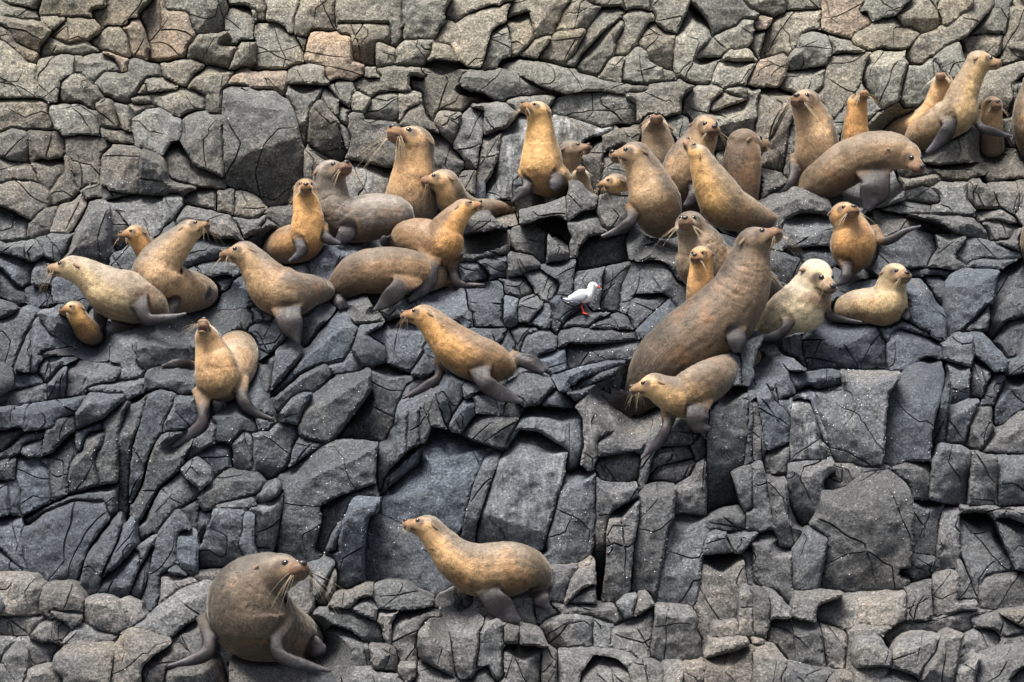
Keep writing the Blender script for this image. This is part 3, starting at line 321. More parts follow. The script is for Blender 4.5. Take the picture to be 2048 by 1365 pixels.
L1="""0,310 110,285 240,300 100,380 60,400 0,400|80,405 180,340 270,310 290,360 180,400|0,430 130,410 310,370 310,480 180,500 0,490|255,240 330,200 470,190 500,210 400,260 330,340 300,360 260,290|320,480 330,370 430,240 440,280 430,470|440,300 480,220 640,225 790,215 820,290 790,340 600,390 580,430 440,470|590,410 660,370 880,340 860,430 700,430|800,340 840,260 980,290 970,330 870,340|880,370 900,340 975,330 975,420 840,490|980,330 1040,255 1320,260 1330,440 1200,430 1100,390 980,410|150,520 350,480 560,460 510,560 380,600 350,660 180,690 160,620|510,560 600,430 700,430 830,440 830,490 740,560 650,620 520,680|370,610 510,590 500,680 450,690 400,660|0,550 70,540 80,660 0,690|80,550 150,545 160,640 80,650|0,850 60,780 200,690 300,690 290,740 160,780 60,840|0,690 150,690 40,800 0,820|160,790 200,750 300,735 290,840 200,870|300,760 330,680 410,665 450,700 360,800 350,840 290,840|520,790 520,690 580,670 680,635 700,680 580,710 550,830|690,660 770,560 740,640 710,700|280,900 330,860 475,730 480,900 450,1000 460,1120 380,1170 340,950|0,900 95,890 95,1010 0,1010|105,890 230,870 330,940 340,1080 360,1190 150,1260 130,1100 110,1020|0,1030 30,1040 70,1240 0,1270|40,1040 105,1030 130,1100 125,1260 80,1250|470,1120 480,930 540,860 560,790 620,690 710,690 690,800 640,780 610,800 610,920 690,1070 590,1090|690,800 700,730 800,530 860,490 840,580 810,700 800,1040 690,1060 685,900|810,700 840,560 890,480 1000,430 960,600 900,800 880,1100 830,1290 810,1040|880,1100 900,800 1000,460 1080,420 1170,430 1190,520 1130,640 1080,720 1010,870 960,1060 900,1180|1090,640 1190,470 1330,450 1340,640 1220,690 1120,690|900,1200 980,1040 1010,880 1060,760 1150,690 1290,690 1290,830 1220,950 1180,990 1080,1080 980,1300 920,1350|1240,900 1290,820 1400,700 1450,690 1450,770 1300,870|1350,870 1400,800 1530,770 1580,830 1570,920 1450,1020 1430,940|1230,950 1330,880 1430,950 1440,1020 1360,1060 1290,1020|920,1420 930,1330 1080,1090 1220,985 1330,1080 1180,1230 1050,1360 930,1440|1580,820 1590,760 1650,700 1747,720 1747,970 1600,950|1470,760 1520,640 1640,560 1747,580 1747,700 1640,690 1580,770|1420,1080 1510,980 1560,965 1747,990 1747,1100 1500,1190 1390,1250|150,1300 300,1190 640,1070 790,1050 760,1240 740,1270 700,1180 500,1190 300,1260 190,1340""",
L2="""0,300 40,330 90,470 150,620 130,690 80,680 0,560|0,710 70,710 240,650 310,660 300,780 270,900 120,970 0,970|160,470 330,290 500,230 570,300 560,330 440,370 330,430 200,560|360,400 440,330 510,310 520,350 430,430 380,420|190,600 280,450 410,430 350,560 330,650|330,660 370,520 440,430 600,300 780,265 820,290 820,400 700,580 600,720 500,770 370,740|580,740 690,590 820,440 830,280 920,240 1150,330 1060,400 1020,480 980,640 930,760 740,750|275,920 300,790 360,740 500,775 400,840 300,920|160,1540 200,1330 235,1020 290,930 440,830 640,750 870,765 855,1040 620,1130 480,1200 490,1300 430,1540 300,1520|480,1200 620,1130 850,1060 870,1130 700,1140 640,1260 560,1400 440,1500 490,1310|920,760 980,640 1000,500 1080,470 1070,640 1060,820 1010,900 900,1000 880,1100 860,1000 870,790|1090,470 1160,440 1150,780 1070,810 1080,640|1155,770 1160,430 1240,400 1330,670 1240,660 1190,770|1030,470 1060,370 1270,290 1290,370 1170,420 1090,460|1250,400 1330,330 1450,340 1440,480 1400,570 1330,660|1455,380 1580,340 1640,420 1540,420 1470,470|1370,660 1390,580 1470,480 1530,490 1530,580 1440,700 1380,700|1530,560 1530,430 1600,415 1747,470 1747,590|1450,710 1520,610 1590,580 1747,600 1747,790 1700,810 1560,760|900,1120 960,950 1020,880 1170,780 1150,900 1030,1000 960,1060|880,1260 940,1080 1150,930 1240,660 1290,670 1500,760 1700,820 1600,870 1520,1060 1440,1365 1350,1365 1250,1280 1060,1260 1010,1320|1450,1365 1530,1050 1610,860 1690,820 1600,1050 1510,1300 1480,1450 1440,1440""",
L3="""-130,1440 -80,1200 30,900 130,690 250,700 470,830 400,1000 360,1230 290,1480 -60,1450|20,800 150,590 200,530 380,540 520,560 555,620 550,800 480,930 470,820 270,690 130,680|530,530 590,460 720,440 860,570 860,620 780,700 670,760 600,960 570,600|0,600 120,600 90,680 20,800 0,800|300,500 330,430 480,440 515,500 430,535 310,520|100,420 180,370 300,330 360,390 350,440 220,520 150,520|0,500 100,480 150,540 130,590 0,590|660,740 860,640 1010,650 1040,640 960,830 700,860 680,800|680,950 700,870 920,830 950,900 940,1010 740,1055 690,1040|950,1100 960,950 1040,700 1100,560 1120,620 1100,720 1060,820 1010,1000 980,1100|1150,730 1280,640 1330,690 1310,790 1100,800|1030,880 1080,820 1290,790 1330,870 1190,900 1110,920 1030,990|1310,800 1420,750 1420,870 1340,890|1000,1060 1060,940 1330,895 1310,1000 1200,1060 1100,1050|1190,1240 1210,1070 1310,1000 1400,890 1410,1100 1400,1260 1250,1250|1415,1200 1420,560 1480,400 1680,390 1720,450 1700,640 1660,920 1570,970 1640,1200 1500,1210 1430,1270|1560,380 1580,220 1640,180 1650,380|1650,390 1650,190 1690,90 1747,90 1747,300 1710,380|1700,400 1747,300 1747,920 1680,920 1700,640|1420,1310 1440,1250 1640,1190 1640,1240 1520,1300 1660,1280 1660,1330 1500,1365 1420,1350|1580,970 1747,910 1747,1240 1650,1200|400,370 470,300 520,330 490,420 420,420|450,430 700,320 890,240 860,310 700,380 500,490|730,380 800,345 860,355 860,400 740,400""",
L4="""205,110 270,60 370,50 330,110 330,210 350,300 230,240|330,120 400,60 500,25 700,20 800,15 850,100 875,320 740,320 600,310 380,320|800,15 950,20 1030,40 1150,80 1130,90 960,50 890,130 860,110|890,200 910,60 970,55 1060,90 1230,180 1230,240 1060,290 1000,360 960,330 890,320|0,300 60,200 150,155 190,220 280,470 170,520 120,400 40,410 20,340|200,215 310,215 360,325 290,330 240,290|270,400 260,340 370,335 480,300 590,320 610,420 430,440 380,410 300,460|600,325 980,330 950,400 880,470 870,640 820,930 730,940 560,900 470,620 440,450 610,430|870,900 860,640 890,470 1040,300 1080,220 1160,205 1200,260 1260,270 1270,400 1190,600 1150,720 1140,890 960,930|1150,880 1160,700 1200,560 1270,360 1280,450 1240,760 1190,860|1275,290 1330,280 1410,310 1405,500 1280,560|1415,350 1440,230 1500,270 1530,360 1490,500 1400,500|1250,240 1250,150 1340,80 1420,90 1430,200 1400,300|1430,210 1430,80 1490,75 1600,200 1620,270 1560,300 1480,260|1260,600 1290,550 1460,505 1440,590 1380,790 1260,790|1390,810 1420,620 1500,540 1560,560 1560,680 1480,820|1470,560 1510,420 1560,370 1640,370 1560,550|1560,660 1570,500 1640,370 1748,340 1748,570 1620,670|1660,350 1670,290 1748,280 1748,340|1480,850 1570,710 1640,680 1748,580 1748,860 1580,860|40,460 50,420 110,410 160,530 240,590 270,640 250,780 110,820 80,640|0,480 40,500 90,830 80,900 0,900|180,500 300,470 380,420 410,450 440,640 480,760 400,560 380,500 280,510 260,600|265,640 280,510 310,495 390,520 430,680 500,890 440,910 255,910 260,740|85,860 250,795 250,900 240,990 110,990|250,920 350,900 520,900 560,960 470,1030 440,1200 340,1270 250,1180|550,930 660,910 720,940 560,970|480,1020 520,980 740,945 870,940 900,960 740,980 630,1060 560,1090 490,1080|450,1720 440,1400 480,1110 640,1080 740,985 900,965 1040,1030 1040,1200 1030,1480 1010,1690 800,1720 560,1740|1040,1130 920,960 990,880 1150,920 1160,1000 1140,1140|1160,1000 1210,795 1380,820 1420,870 1390,1180 1260,1160 1150,1130|1400,1180 1430,850 1580,865 1570,1180 1480,1190|1585,870 1748,870 1748,1150 1600,1200|0,930 80,890 100,1000 150,1320 60,1340 0,1340|110,990 230,985 290,1365 180,1480 150,1240""",
B1="""150,340 300,200 480,130 700,135 710,170 730,240 640,370 560,500 520,690 400,680 240,690 190,560 150,420|0,260 110,240 150,360 150,520 190,600 110,560 0,440|0,450 120,560 190,630 0,620|540,680 620,440 780,240 790,370 720,560 660,740 560,690|720,560 830,350 900,260 920,400 830,540 700,660 680,640|680,740 700,660 940,470 950,560 870,770 790,800 670,760|930,460 1040,380 1030,440 960,580 940,560|870,790 960,560 1040,450 1000,680 940,820|970,880 1000,700 1060,480 1110,330 1190,200 1260,230 1290,330 1200,330 1200,560 1120,560 1070,640 1080,790 1020,880|1205,370 1250,325 1310,330 1340,450 1340,620 1260,600 1210,550|1240,200 1330,180 1350,230 1340,330 1290,280|1350,200 1440,180 1420,280 1380,420 1350,420|1350,540 1400,330 1460,240 1460,170 1650,180 1660,330 1570,430 1680,520 1560,590 1360,600|1670,230 1747,160 1747,500 1680,500 1665,330|1450,160 1747,95 1747,150 1640,190 1470,180|0,640 120,630 250,640 270,760 260,900 130,900 0,880|275,780 320,700 440,685 560,760 565,880 480,880 340,870 330,910 275,890|340,880 500,880 560,910 540,970 480,990 400,910|575,820 620,785 740,790 840,880 880,990 820,1035 690,1010 570,950|510,700 600,710 645,770 570,780|800,810 860,790 950,830 990,930 890,1000 850,880|0,930 180,910 310,910 260,970 190,1050 60,1030 0,1040|200,1060 270,970 440,960 470,1010 420,1100 300,1100|430,1090 540,970 800,1050 790,1090 600,1110|780,1100 830,1010 960,1000 1150,1070 1150,1100 960,1260 960,1365 760,1365|370,1190 490,1115 740,1095 760,1180 740,1365 440,1365 400,1280|10,1180 90,1100 180,1160 190,1330 90,1360 30,1280|110,1080 190,1060 300,1110 310,1230 200,1260 180,1150|280,1100 340,1070 400,1120 340,1200|190,1280 290,1260 420,1340 420,1400 190,1400|970,1300 1040,1200 1180,1120 1240,1110 1290,1180 1150,1250 1120,1400 980,1400|900,1000 1030,910 1220,740 1400,690 1420,760 1380,900 1270,960 1160,1060 1000,1010|1100,640 1190,640 1330,680 1210,740 1090,820|1170,620 1200,565 1250,630 1190,640|1340,660 1360,600 1560,590 1480,650 1400,680|1160,1070 1280,970 1390,920 1400,1080 1330,1180 1240,1110|1130,1280 1300,1220 1420,1260 1460,1400 1130,1400|-60,1060 100,1080 20,1180 -60,1260|-60,1300 20,1260 90,1365 80,1420 -60,1420""",
B2="""0,110 70,80 190,30 195,90 100,130 0,160|0,170 160,110 220,70 225,180 170,450 150,490 60,500 0,420|640,250 690,110 720,95 880,105 870,210 810,230 780,400 770,690 690,740 580,750 590,560 560,460 620,300|540,350 610,250 620,290 600,560 550,440|800,300 830,225 900,230 1000,270 1050,380 1200,560 1340,700 1260,780 1080,680 940,670 800,690 790,500|430,600 560,545 560,580 490,760 430,770|490,760 560,590 600,620 580,750 520,850 480,840|270,830 330,640 420,630 425,700 410,900 380,930|530,850 570,760 690,750 690,790 750,780 680,850|690,780 700,730 830,700 830,750 720,790|840,800 850,700 930,670 1070,690 1140,760 1250,800 1240,850 1000,870 880,860|680,860 750,790 840,800 870,870 860,940 750,900|390,940 520,860 650,870 800,940 900,1000 900,1100 790,1100 700,1010 560,970 470,1060|480,1180 480,1070 560,970 700,1020 790,1090 800,1250 650,1240 600,1300 560,1300|870,940 880,870 1010,880 970,960 960,1110 900,1050|970,1100 980,960 1020,890 1250,850 1310,930 1220,940 1140,1040 1140,1230 1010,1230|1135,1130 1150,1020 1220,940 1340,950 1370,1100 1385,1320 1150,1200|1340,960 1290,850 1500,870 1590,960 1550,1080 1500,1320 1400,1310 1360,1100|1250,830 1290,780 1440,765 1600,830 1590,900 1480,860 1290,850|1570,1030 1600,960 1747,940 1747,1230 1560,1260 1590,1100|810,1110 880,1130 990,1160 1000,1310 850,1290|640,1400 660,1295 800,1290 1000,1310 1000,1400|1020,1240 1130,1240 1130,1330 1020,1320|1140,1240 1380,1330 1200,1400 1140,1400|1450,1400 1620,1270 1660,1400|1620,1240 1690,1130 1747,1110 1747,1340 1660,1320|-60,1235 200,1245 350,1280 490,1300 600,1400 -60,1400""",
B3="""310,540 350,330 430,70 500,-50 560,-76 640,-50 650,200 630,440 560,560 320,570|310,590 540,570 480,650 430,830 320,780|490,660 550,560 640,550 650,700 560,720 440,830|440,835 560,730 645,695 660,830 560,835|665,820 670,-20 930,20 930,100 760,200 720,340 725,560 690,830|730,400 760,220 830,150 940,110 945,250 910,420 880,760 840,770 780,830 690,830 730,560|890,760 915,420 960,250 980,60 1060,0 1200,10 1190,150 1140,330 1090,620 1060,830 1000,740|1070,790 1110,560 1150,310 1230,215 1400,235 1405,330 1370,540 1340,830 1200,830 1080,830|1340,860 1390,520 1420,500 1560,490 1670,500 1690,690 1640,760 1630,930 1450,950 1420,1130 1390,1150|1395,500 1400,420 1480,325 1530,350 1590,480 1440,495|1540,370 1747,345 1720,390 1660,470 1600,480|1660,490 1747,390 1747,740 1690,690|1630,900 1640,740 1690,705 1747,740 1747,1050 1640,1050|1440,1070 1460,960 1620,940 1620,1060 1500,1070|1420,1200 1440,1080 1680,1060 1747,1110 1560,1170|1410,1400 1420,1220 1560,1170 1690,1140 1747,1130 1747,1400|790,840 870,770 940,765 910,920 850,930|910,920 950,760 1030,740 1060,840 940,920|350,830 780,835 850,940 780,960 640,910 450,900|270,980 320,920 520,900 640,920 640,1130 380,1140 310,1060|640,930 740,950 770,990 750,1130 640,1130|770,1000 1050,845 1050,960 1010,1210 760,1120|1055,860 1100,830 1330,890 1360,950 1310,1030 1370,1060 1370,1230 1110,1240 1020,1210 1050,1000|0,970 130,965 130,1110 0,1110|135,970 290,1020 305,1120 140,1110|0,1120 140,1120 290,1130 280,1400 40,1400 0,1250|290,1130 380,1160 385,1400 280,1400|400,1140 520,1120 740,1150 900,1160 930,1220 880,1250 780,1200 640,1190 560,1300 540,1400 400,1400|540,1400 560,1300 650,1180 800,1220 900,1400|900,1250 1040,1210 1110,1250 1115,1400 920,1400|1120,1240 1260,1230 1240,1400 1120,1400|1260,1240 1380,1225 1385,1400 1240,1400|50,800 160,790 230,830 250,980 130,950|240,850 340,820 400,900 270,970""",
B4="""1050,210 1240,230 1210,400 1190,560 1030,540 1045,400|1030,550 1190,570 1170,700 1020,740|1010,750 1165,710 1130,970 1000,970|1220,330 1260,240 1350,250 1345,480 1320,650 1200,660 1200,500|1190,690 1320,660 1320,830 1280,890 1200,940 1170,800|1350,250 1500,240 1748,290 1748,330 1560,330 1540,280 1360,290|1355,300 1450,275 1550,310 1680,640 1500,680 1440,820 1350,480|1570,320 1660,295 1748,380 1748,650 1690,640 1600,430|1330,840 1350,600 1440,830 1430,850|1450,740 1490,670 1748,660 1748,900 1560,910 1460,890|1280,890 1440,840 1440,900 1250,920|275,880 300,800 420,780 600,790 570,830 430,880 410,960 280,950|420,950 440,870 620,810 830,800 1000,800 980,970 900,1010 700,1000 630,1040 480,980|0,480 130,395 180,430 240,620 285,830 260,880 160,780 100,760 0,740|100,770 180,790 260,900 250,960 130,960 130,860|0,760 120,790 130,900 100,1080 0,1060|120,1060 150,970 280,960 440,1000 480,1290 330,1240 260,1200 200,1140 130,1100|460,1000 600,1040 640,1090 610,1300 500,1290 480,1100|640,1050 700,1005 920,1010 840,1080 700,1080 660,1180 640,1300 620,1290|690,1090 840,1080 900,1200 900,1260 700,1270 660,1180|850,1070 940,980 1050,970 1200,970 1290,930 1350,905 1570,920 1440,990 1400,1040 1250,1060 1190,1040 1000,1060 900,1150|910,1270 940,1130 1060,1050 1220,1080 1210,1180 1120,1260 1080,1340 960,1290|1090,1340 1230,1100 1300,1010 1360,1060 1350,1150 1290,1260 1270,1400 1090,1400|1290,960 1400,920 1600,930 1700,1000 1748,1050 1640,1070 1580,1010 1420,1000|1360,1130 1400,1050 1540,1040 1600,1100 1560,1170 1420,1180 1370,1250|1590,930 1748,905 1748,1000 1690,980|1600,1110 1650,1070 1748,1060 1748,1130 1640,1150 1560,1170|1440,1330 1480,1220 1640,1150 1748,1140 1748,1250 1660,1330 1640,1400 1450,1400|1350,1400 1370,1260 1480,1210 1440,1400|1660,1350 1700,1290 1748,1270 1748,1400 1670,1400|0,1180 60,1140 160,1140 240,1290 200,1400 0,1400|200,1310 300,1260 400,1290 550,1290 480,1400 200,1400|0,1070 90,1070 100,1130 0,1140|500,1340 570,1300 640,1310 640,1400 480,1400|700,1290 820,1270 890,1290 860,1400 690,1400|860,1350 920,1295 1040,1320 1080,1400 900,1400|290,740 330,560 400,440 560,330 580,460 490,680 450,780 310,790|820,760 940,560 1010,540 1020,640 1010,740""")
POLYS = []
for tile, txt in ROCKS.items():
    ox, oy, k = TILES[tile]
    for pt in txt.strip().split('|'):
        POLYS.append(np.array([(ox + float(a.split(',')[0]) / k, oy + float(a.split(',')[1]) / k) for a in pt.split()]))

# let neighbouring outlines grow until they meet, so that the blocks sit as tightly as fractured bedrock
def grow_outlines(polys, limit=26.0, step=2.0):
    x0, y0, nx, ny = -60.0, -60.0, 1085, 745
    best = np.full((ny, nx), limit); lab = np.full((ny, nx), -1, int)
    for i, P in enumerate(polys):
        lo, hi = P.min(0) - limit, P.max(0) + limit
        i0, i1 = max(0, int((lo[0] - x0) / step)), min(nx, int((hi[0] - x0) / step) + 2); j0, j1 = max(0, int((lo[1] - y0) / step)), min(ny, int((hi[1] - y0) / step) + 2)
        if i1 <= i0 or j1 <= j0: continue
        gx, gy = np.meshgrid(x0 + step * np.arange(i0, i1), y0 + step * np.arange(j0, j1)); X = np.c_[gx.ravel(), gy.ravel()]
        a = P; d = np.roll(P, -1, 0) - P; L2 = np.maximum((d ** 2).sum(1), 1e-9); dist = np.full(len(X), 1e9); ins = np.zeros(len(X), bool)
        for k in range(len(P)):
            v = X - a[k]; t = np.clip((v @ d[k]) / L2[k], 0, 1); dist = np.minimum(dist, np.hypot(*(v - t[:, None] * d[k]).T))
            x1, y1 = a[k]; x2, y2 = a[k] + d[k]
            if y1 != y2: ins ^= ((y1 > X[:, 1]) != (y2 > X[:, 1])) & (X[:, 0] < (x2 - x1) * (X[:, 1] - y1) / (y2 - y1) + x1)
        sd = np.where(ins, -dist, dist).reshape(gx.shape); sub = best[j0:j1, i0:i1]; m = sd < sub; sub[m] = sd[m]; lab[j0:j1, i0:i1][m] = i
    # the smallest pieces belong to the block they share most of their edge with
    mr = random.Random(4); area = np.bincount(lab[lab >= 0], minlength=len(polys)) * step * step; order = np.argsort(area)
    for i in order:
        cy = polys[i][:, 1].mean(); lim = 3400 if cy < 330 else 1300
        if area[i] == 0 or area[i] > lim or mr.random() < .25: continue
        m = lab == i; nb = {}
        for dj, di in ((1, 0), (-1, 0), (0, 1), (0, -1)):
            o = np.roll(lab, (dj, di), (0, 1))[m]; o = o[(o >= 0) & (o != i)]
            for k_, n_ in zip(*np.unique(o, return_counts=True)): nb[k_] = nb.get(k_, 0) + n_
        nb = {k_: n_ for k_, n_ in nb.items() if area[k_] + area[i] < (11000 if cy < 330 else 7000)}
        if nb: t = max(nb, key=nb.get); lab[m] = t; area[t] += area[i]; area[i] = 0
    out = []
    for i, P in enumerate(polys):
        jj, ii = np.nonzero(lab == i)
        if len(jj) < 12: out.append(None); continue
        j0, i0 = jj.min() - 1, ii.min() - 1; M = np.zeros((jj.max() - j0 + 2, ii.max() - i0 + 2), bool); M[jj - j0, ii - i0] = True
        nxt = {}                                   # directed edges round the filled cells
        for y, x in zip(jj - j0, ii - i0):
            for dy, dx, p, q in ((-1, 0, (x, y), (x + 1, y)), (0, 1, (x + 1, y), (x + 1, y + 1)), (1, 0, (x + 1, y + 1), (x, y + 1)), (0, -1, (x, y + 1), (x, y))):
                if not M[y + dy, x + dx]: nxt.setdefault(p, []).append(q)
        loops = []
        while nxt:
            s = next(iter(nxt)); p = s; L = []
            while p in nxt:
                L.append(p); q = nxt[p].pop()
                if not nxt[p]: del nxt[p]
                p = q
                if p == s: break
            loops.append(L)
        L = np.array(max(loops, key=len), float)
        for _ in range(3): L = .5 * L + .25 * (np.roll(L, 1, 0) + np.roll(L, -1, 0))
        out.append(np.c_[x0 + step * (L[:, 0] + i0 - .5), y0 + step * (L[:, 1] + j0 - .5)])
    return out, lab
GROWN, LABEL = grow_outlines(POLYS)
def label_at(px, py):
    i, j = int((px + 60) / 2 + .5), int((py + 60) / 2 + .5)
    return LABEL[j, i] if 0 <= j < LABEL.shape[0] and 0 <= i < LABEL.shape[1] else -1
# ---------------------------------------------------------------- rock builder
def area2(P): return 0.5 * float(np.sum(P[:, 0] * np.roll(P[:, 1], -1) - np.roll(P[:, 0], -1) * P[:, 1]))
def chaikin(P, q):
    Q = np.roll(P, -1, 0); out = np.empty((2 * len(P), 2)); out[0::2] = P * (1 - q) + Q * q; out[1::2] = P * q + Q * (1 - q); return out
def resample(P, sp):
    Q = np.vstack([P, P[:1]]); d = np.r_[0, np.cumsum(np.hypot(*np.diff(Q, axis=0).T))]; n = max(8, int(d[-1] / sp)); t = np.linspace(0, d[-1], n, endpoint=False)
    return np.c_[np.interp(t, d, Q[:, 0]), np.interp(t, d, Q[:, 1])]
def inside(P, X):
    b = np.roll(P, -1, 0); k = P[:, 1] != b[:, 1]; a, b = P[k], b[k]; sl = (b[:, 0] - a[:, 0]) / (b[:, 1] - a[:, 1])
    y = X[:, 1:2]; c = ((a[None, :, 1] > y) != (b[None, :, 1] > y)) & (X[:, 0:1] < sl * (y - a[None, :, 1]) + a[None, :, 0])
    return (c.sum(1) & 1).astype(bool)
def segdist(P, X):
    a = P; d = np.roll(P, -1, 0) - P; L2 = np.maximum((d ** 2).sum(1), 1e-12)
    v = X[:, None, :] - a[None]; t = np.clip((v * d[None]).sum(2) / L2, 0, 1); w = v - t[..., None] * d[None]
    return np.sqrt((w ** 2).sum(2))
def carve(x, y, z, pad=1.1):
    near = (CARVE[:, 0] > x.min() - .5) & (CARVE[:, 0] < x.max() + .5) & (CARVE[:, 2] > z.min() - .5) & (CARVE[:, 2] < z.max() + .5); CN = CARVE[near]
    for lo in range(0, len(CN), 300):
        C = CN[lo:lo + 300]
        r = C[None, :, 3]; dd = np.sqrt((x[:, None] - C[None, :, 0]) ** 2 + (z[:, None] - C[None, :, 2]) ** 2); e = dd - pad * r
        t = np.where(e < 0, C[None, :, 1] + 1.05 * r * np.sqrt(np.clip(1 - (dd / (pad * r)) ** 2, 0, 1)), np.where(e < .3, C[None, :, 1] - 2.2 * e - .4 * r, -1e9)).max(1); y = np.maximum(y, t)
    return y

def rock_geometry(pp, Yc, sp, slope, R, thick=0.9, cracks=True, gap=0.0, tiltx=0.0, front=False, ks=1.0):
    """pp: outline in photo pixels, laid out at depth Yc; returns verts, faces, number of front faces."""
    s = S(Yc); P = np.c_[(pp[:, 0] - 1024) * s, ZC + (682.5 - pp[:, 1]) * s]
    if area2(P) < 0: P = P[::-1]
    P = resample(P if len(P) > 24 else chaikin(P, .12), sp)
    d = np.roll(P, -1, 0) - np.roll(P, 1, 0); nrm = np.c_[d[:, 1], -d[:, 0]] / np.maximum(np.hypot(d[:, 0], d[:, 1]), 1e-9)[:, None]   # outward
    P3 = np.c_[P[:, 0], np.full(len(P), Yc), P[:, 1]]
    P = P - nrm * (gap + 0.004 * fbm(P3 * 6.0, 3, 7)[:, None] + 0.003 * fbm(P3 * 25.0, 2, R.randrange(999))[:, None])
    if abs(area2(P)) < 0.0015: return None
    lo, hi = P.min(0), P.max(0); hgt = hi[1] - lo[1]; wid = hi[0] - lo[0]; c = P.mean(0)
    gx, gz = np.meshgrid(np.arange(lo[0], hi[0], sp), np.arange(lo[1], hi[1], sp * 0.87)); gx[1::2] += sp / 2
    X = np.c_[gx.ravel(), gz.ravel()] + nrng.uniform(-.22, .22, (gx.size, 2)) * sp
    X = X[inside(P, X)]
    if len(X): X = X[segdist(P[::2], X).min(1) > sp * 0.55]
    # secondary cracks: real V-grooves across the face
    cp = np.zeros((0, 2)); side = np.zeros((0, 2)); cdep = np.zeros(0); A = abs(area2(P))
    if cracks and A > 0.035:
        for k in range(min(4, R.choice([0, 1, 1, 2, 2, 3]) + int(A > 0.35) + int(A > 0.7))):
            p = P[R.randrange(len(P))].copy(); tgt = c + np.array([R.uniform(-.3, .3) * wid, R.uniform(-.3, .3) * hgt]); dv = tgt - p; ang = math.atan2(dv[1], dv[0]); path = []
            for st in range(int(R.uniform(.4, 1.3) * math.hypot(wid, hgt) / 0.016)):
                path.append(p.copy()); ang += R.gauss(0, .08); 
                if R.random() < .05: ang += R.choice([-.8, .8])
                p = p + 0.016 * np.array([math.cos(ang), math.sin(ang)])
            path = np.array(path)
            if len(path) < 6: continue
            ok = inside(P, path); path = path[ok]
            if len(path) < 6: continue
            path = path[segdist(P, path).min(1) > 0.008]
            if len(path) < 6: continue
            t = np.gradient(path, axis=0); t /= np.maximum(np.hypot(t[:, 0], t[:, 1]), 1e-9)[:, None]; nn = np.c_[-t[:, 1], t[:, 0]]; wv = R.uniform(.006, .011)
            cp = np.vstack([cp, path]); side = np.vstack([side, path + nn * wv, path - nn * wv]); dd = R.uniform(.022, .05) * np.clip(np.linspace(1.3, .2, len(path)), .2, 1); cdep = np.r_[cdep, dd]
        if len(cp):
            side = side[inside(P, side)]; side = side[segdist(P, side).min(1) > 0.006]
            far = np.ones(len(X), bool)
            for q in range(0, len(cp), 200):
                far &= np.sqrt(((X[:, None] - cp[None, q:q + 200]) ** 2).sum(2)).min(1) > 0.016
            X = X[far]
    nb = len(P); allp = np.vstack([P, X, cp, side]); isc = np.r_[np.zeros(nb + len(X)), cdep, np.zeros(len(side))]
    res = delaunay_2d_cdt([Vector(p) for p in allp], [], [list(range(nb))], 1, 1e-6)
    V = np.array([v[:] for v in res[0]]); F = res[2]; src = [o[0] if o else -1 for o in res[3]]
    cd = np.array([isc[i] if i >= 0 else 0 for i in src])
    ring = [None] * nb
    for vi, o in enumerate(res[3]):
        for k in o:
            if k < nb: ring[k] = vi
    PS = P[::2]; D = segdist(PS, V); nd = np.roll(PS, -1, 0) - PS; sn = np.c_[nd[:, 1], -nd[:, 0]] / np.maximum(np.hypot(nd[:, 0], nd[:, 1]), 1e-9)[:, None]
    Wt = np.exp(-(D - D.min(1, keepdims=True)) / 0.03); up = (Wt * sn[None, :, 1]).sum(1) / Wt.sum(1); dm = D.min(1)
    wtop = (min(0.32 * hgt, 0.25) * R.uniform(.5, 1.2) if R.random() < .72 * ks ** .5 else R.uniform(.015, .05)) + .015; u = sstep(.15, .85, up)
    w = (0.008 + 0.02 * R.random() ** 2) * (1 - u) + wtop * u; dep = w * (2.3 * (1 - u) + R.uniform(.95, 2.0) * u); t = np.clip(1 - dm / w, 0, 1)
    y = dep * t ** 1.15
    q = V - c
    y += (slope * R.uniform(.35, .95) + R.gauss(0, .2) * ks) * q[:, 1] + tiltx * q[:, 0]
    kap = R.uniform(.04, .38); env = np.full(len(V), -1e9)      # broken facets: envelope of tangent planes
    for k in range(int(6 + A / .02) if A < .8 else 46):
        s0 = np.array([R.uniform(-.5, .5) * wid, R.uniform(-.5, .5) * hgt]); tl = np.array([R.gauss(0, .14) * ks, R.gauss(0, .14) * ks])
        env = np.maximum(env, 2 * kap * (q @ s0) - kap * (s0 @ s0) + (q - s0) @ tl)
    y += env - np.median(env)
    for k in range(R.choice([0, 1, 1, 2])):
        a = R.uniform(0, 2 * math.pi); dr = np.array([math.cos(a), math.sin(a)]); off = R.uniform(.0, .3) * (abs(dr[0]) * wid + abs(dr[1]) * hgt)
        y += R.uniform(.2, .9) * np.maximum(0, q @ dr - off)
    P3 = np.c_[V[:, 0], np.full(len(V), Yc * 1.7), V[:, 1]]; sd = R.randrange(10000)
    y += 0.022 * fbm(P3 * 2.6, 3, sd) + 0.013 * fbm(P3 * 11, 3, sd + 5)
    rg = 1 - np.abs(vnoise(P3 * 5.5, sd + 9)); y += 0.016 * np.clip(rg - .8, 0, 1) * 5 * .35
    y += cd; y += Yc
    if not front: y = carve(V[:, 0], y, V[:, 1])
    n = len(V); verts = np.c_[V[:, 0], y, V[:, 1]]
    ring = [r for r in ring if r is not None]; yb = max(y[ring].max() + .12, Yc + thick); b0 = n
    bx = c[0] + (V[ring, 0] - c[0]) * .97; bz = c[1] + (V[ring, 1] - c[1]) * .97 - .01
    verts = np.vstack([verts, np.c_[bx, np.full(len(ring), yb), bz]]); m = len(ring)
    faces = [tuple(f) for f in F]; nf = len(faces)
    faces += [(ring[(k + 1) % m], ring[k], b0 + k, b0 + (k + 1) % m) for k in range(m)] + [tuple(range(b0 + m - 1, b0 - 1, -1))]
    return verts, faces, nf

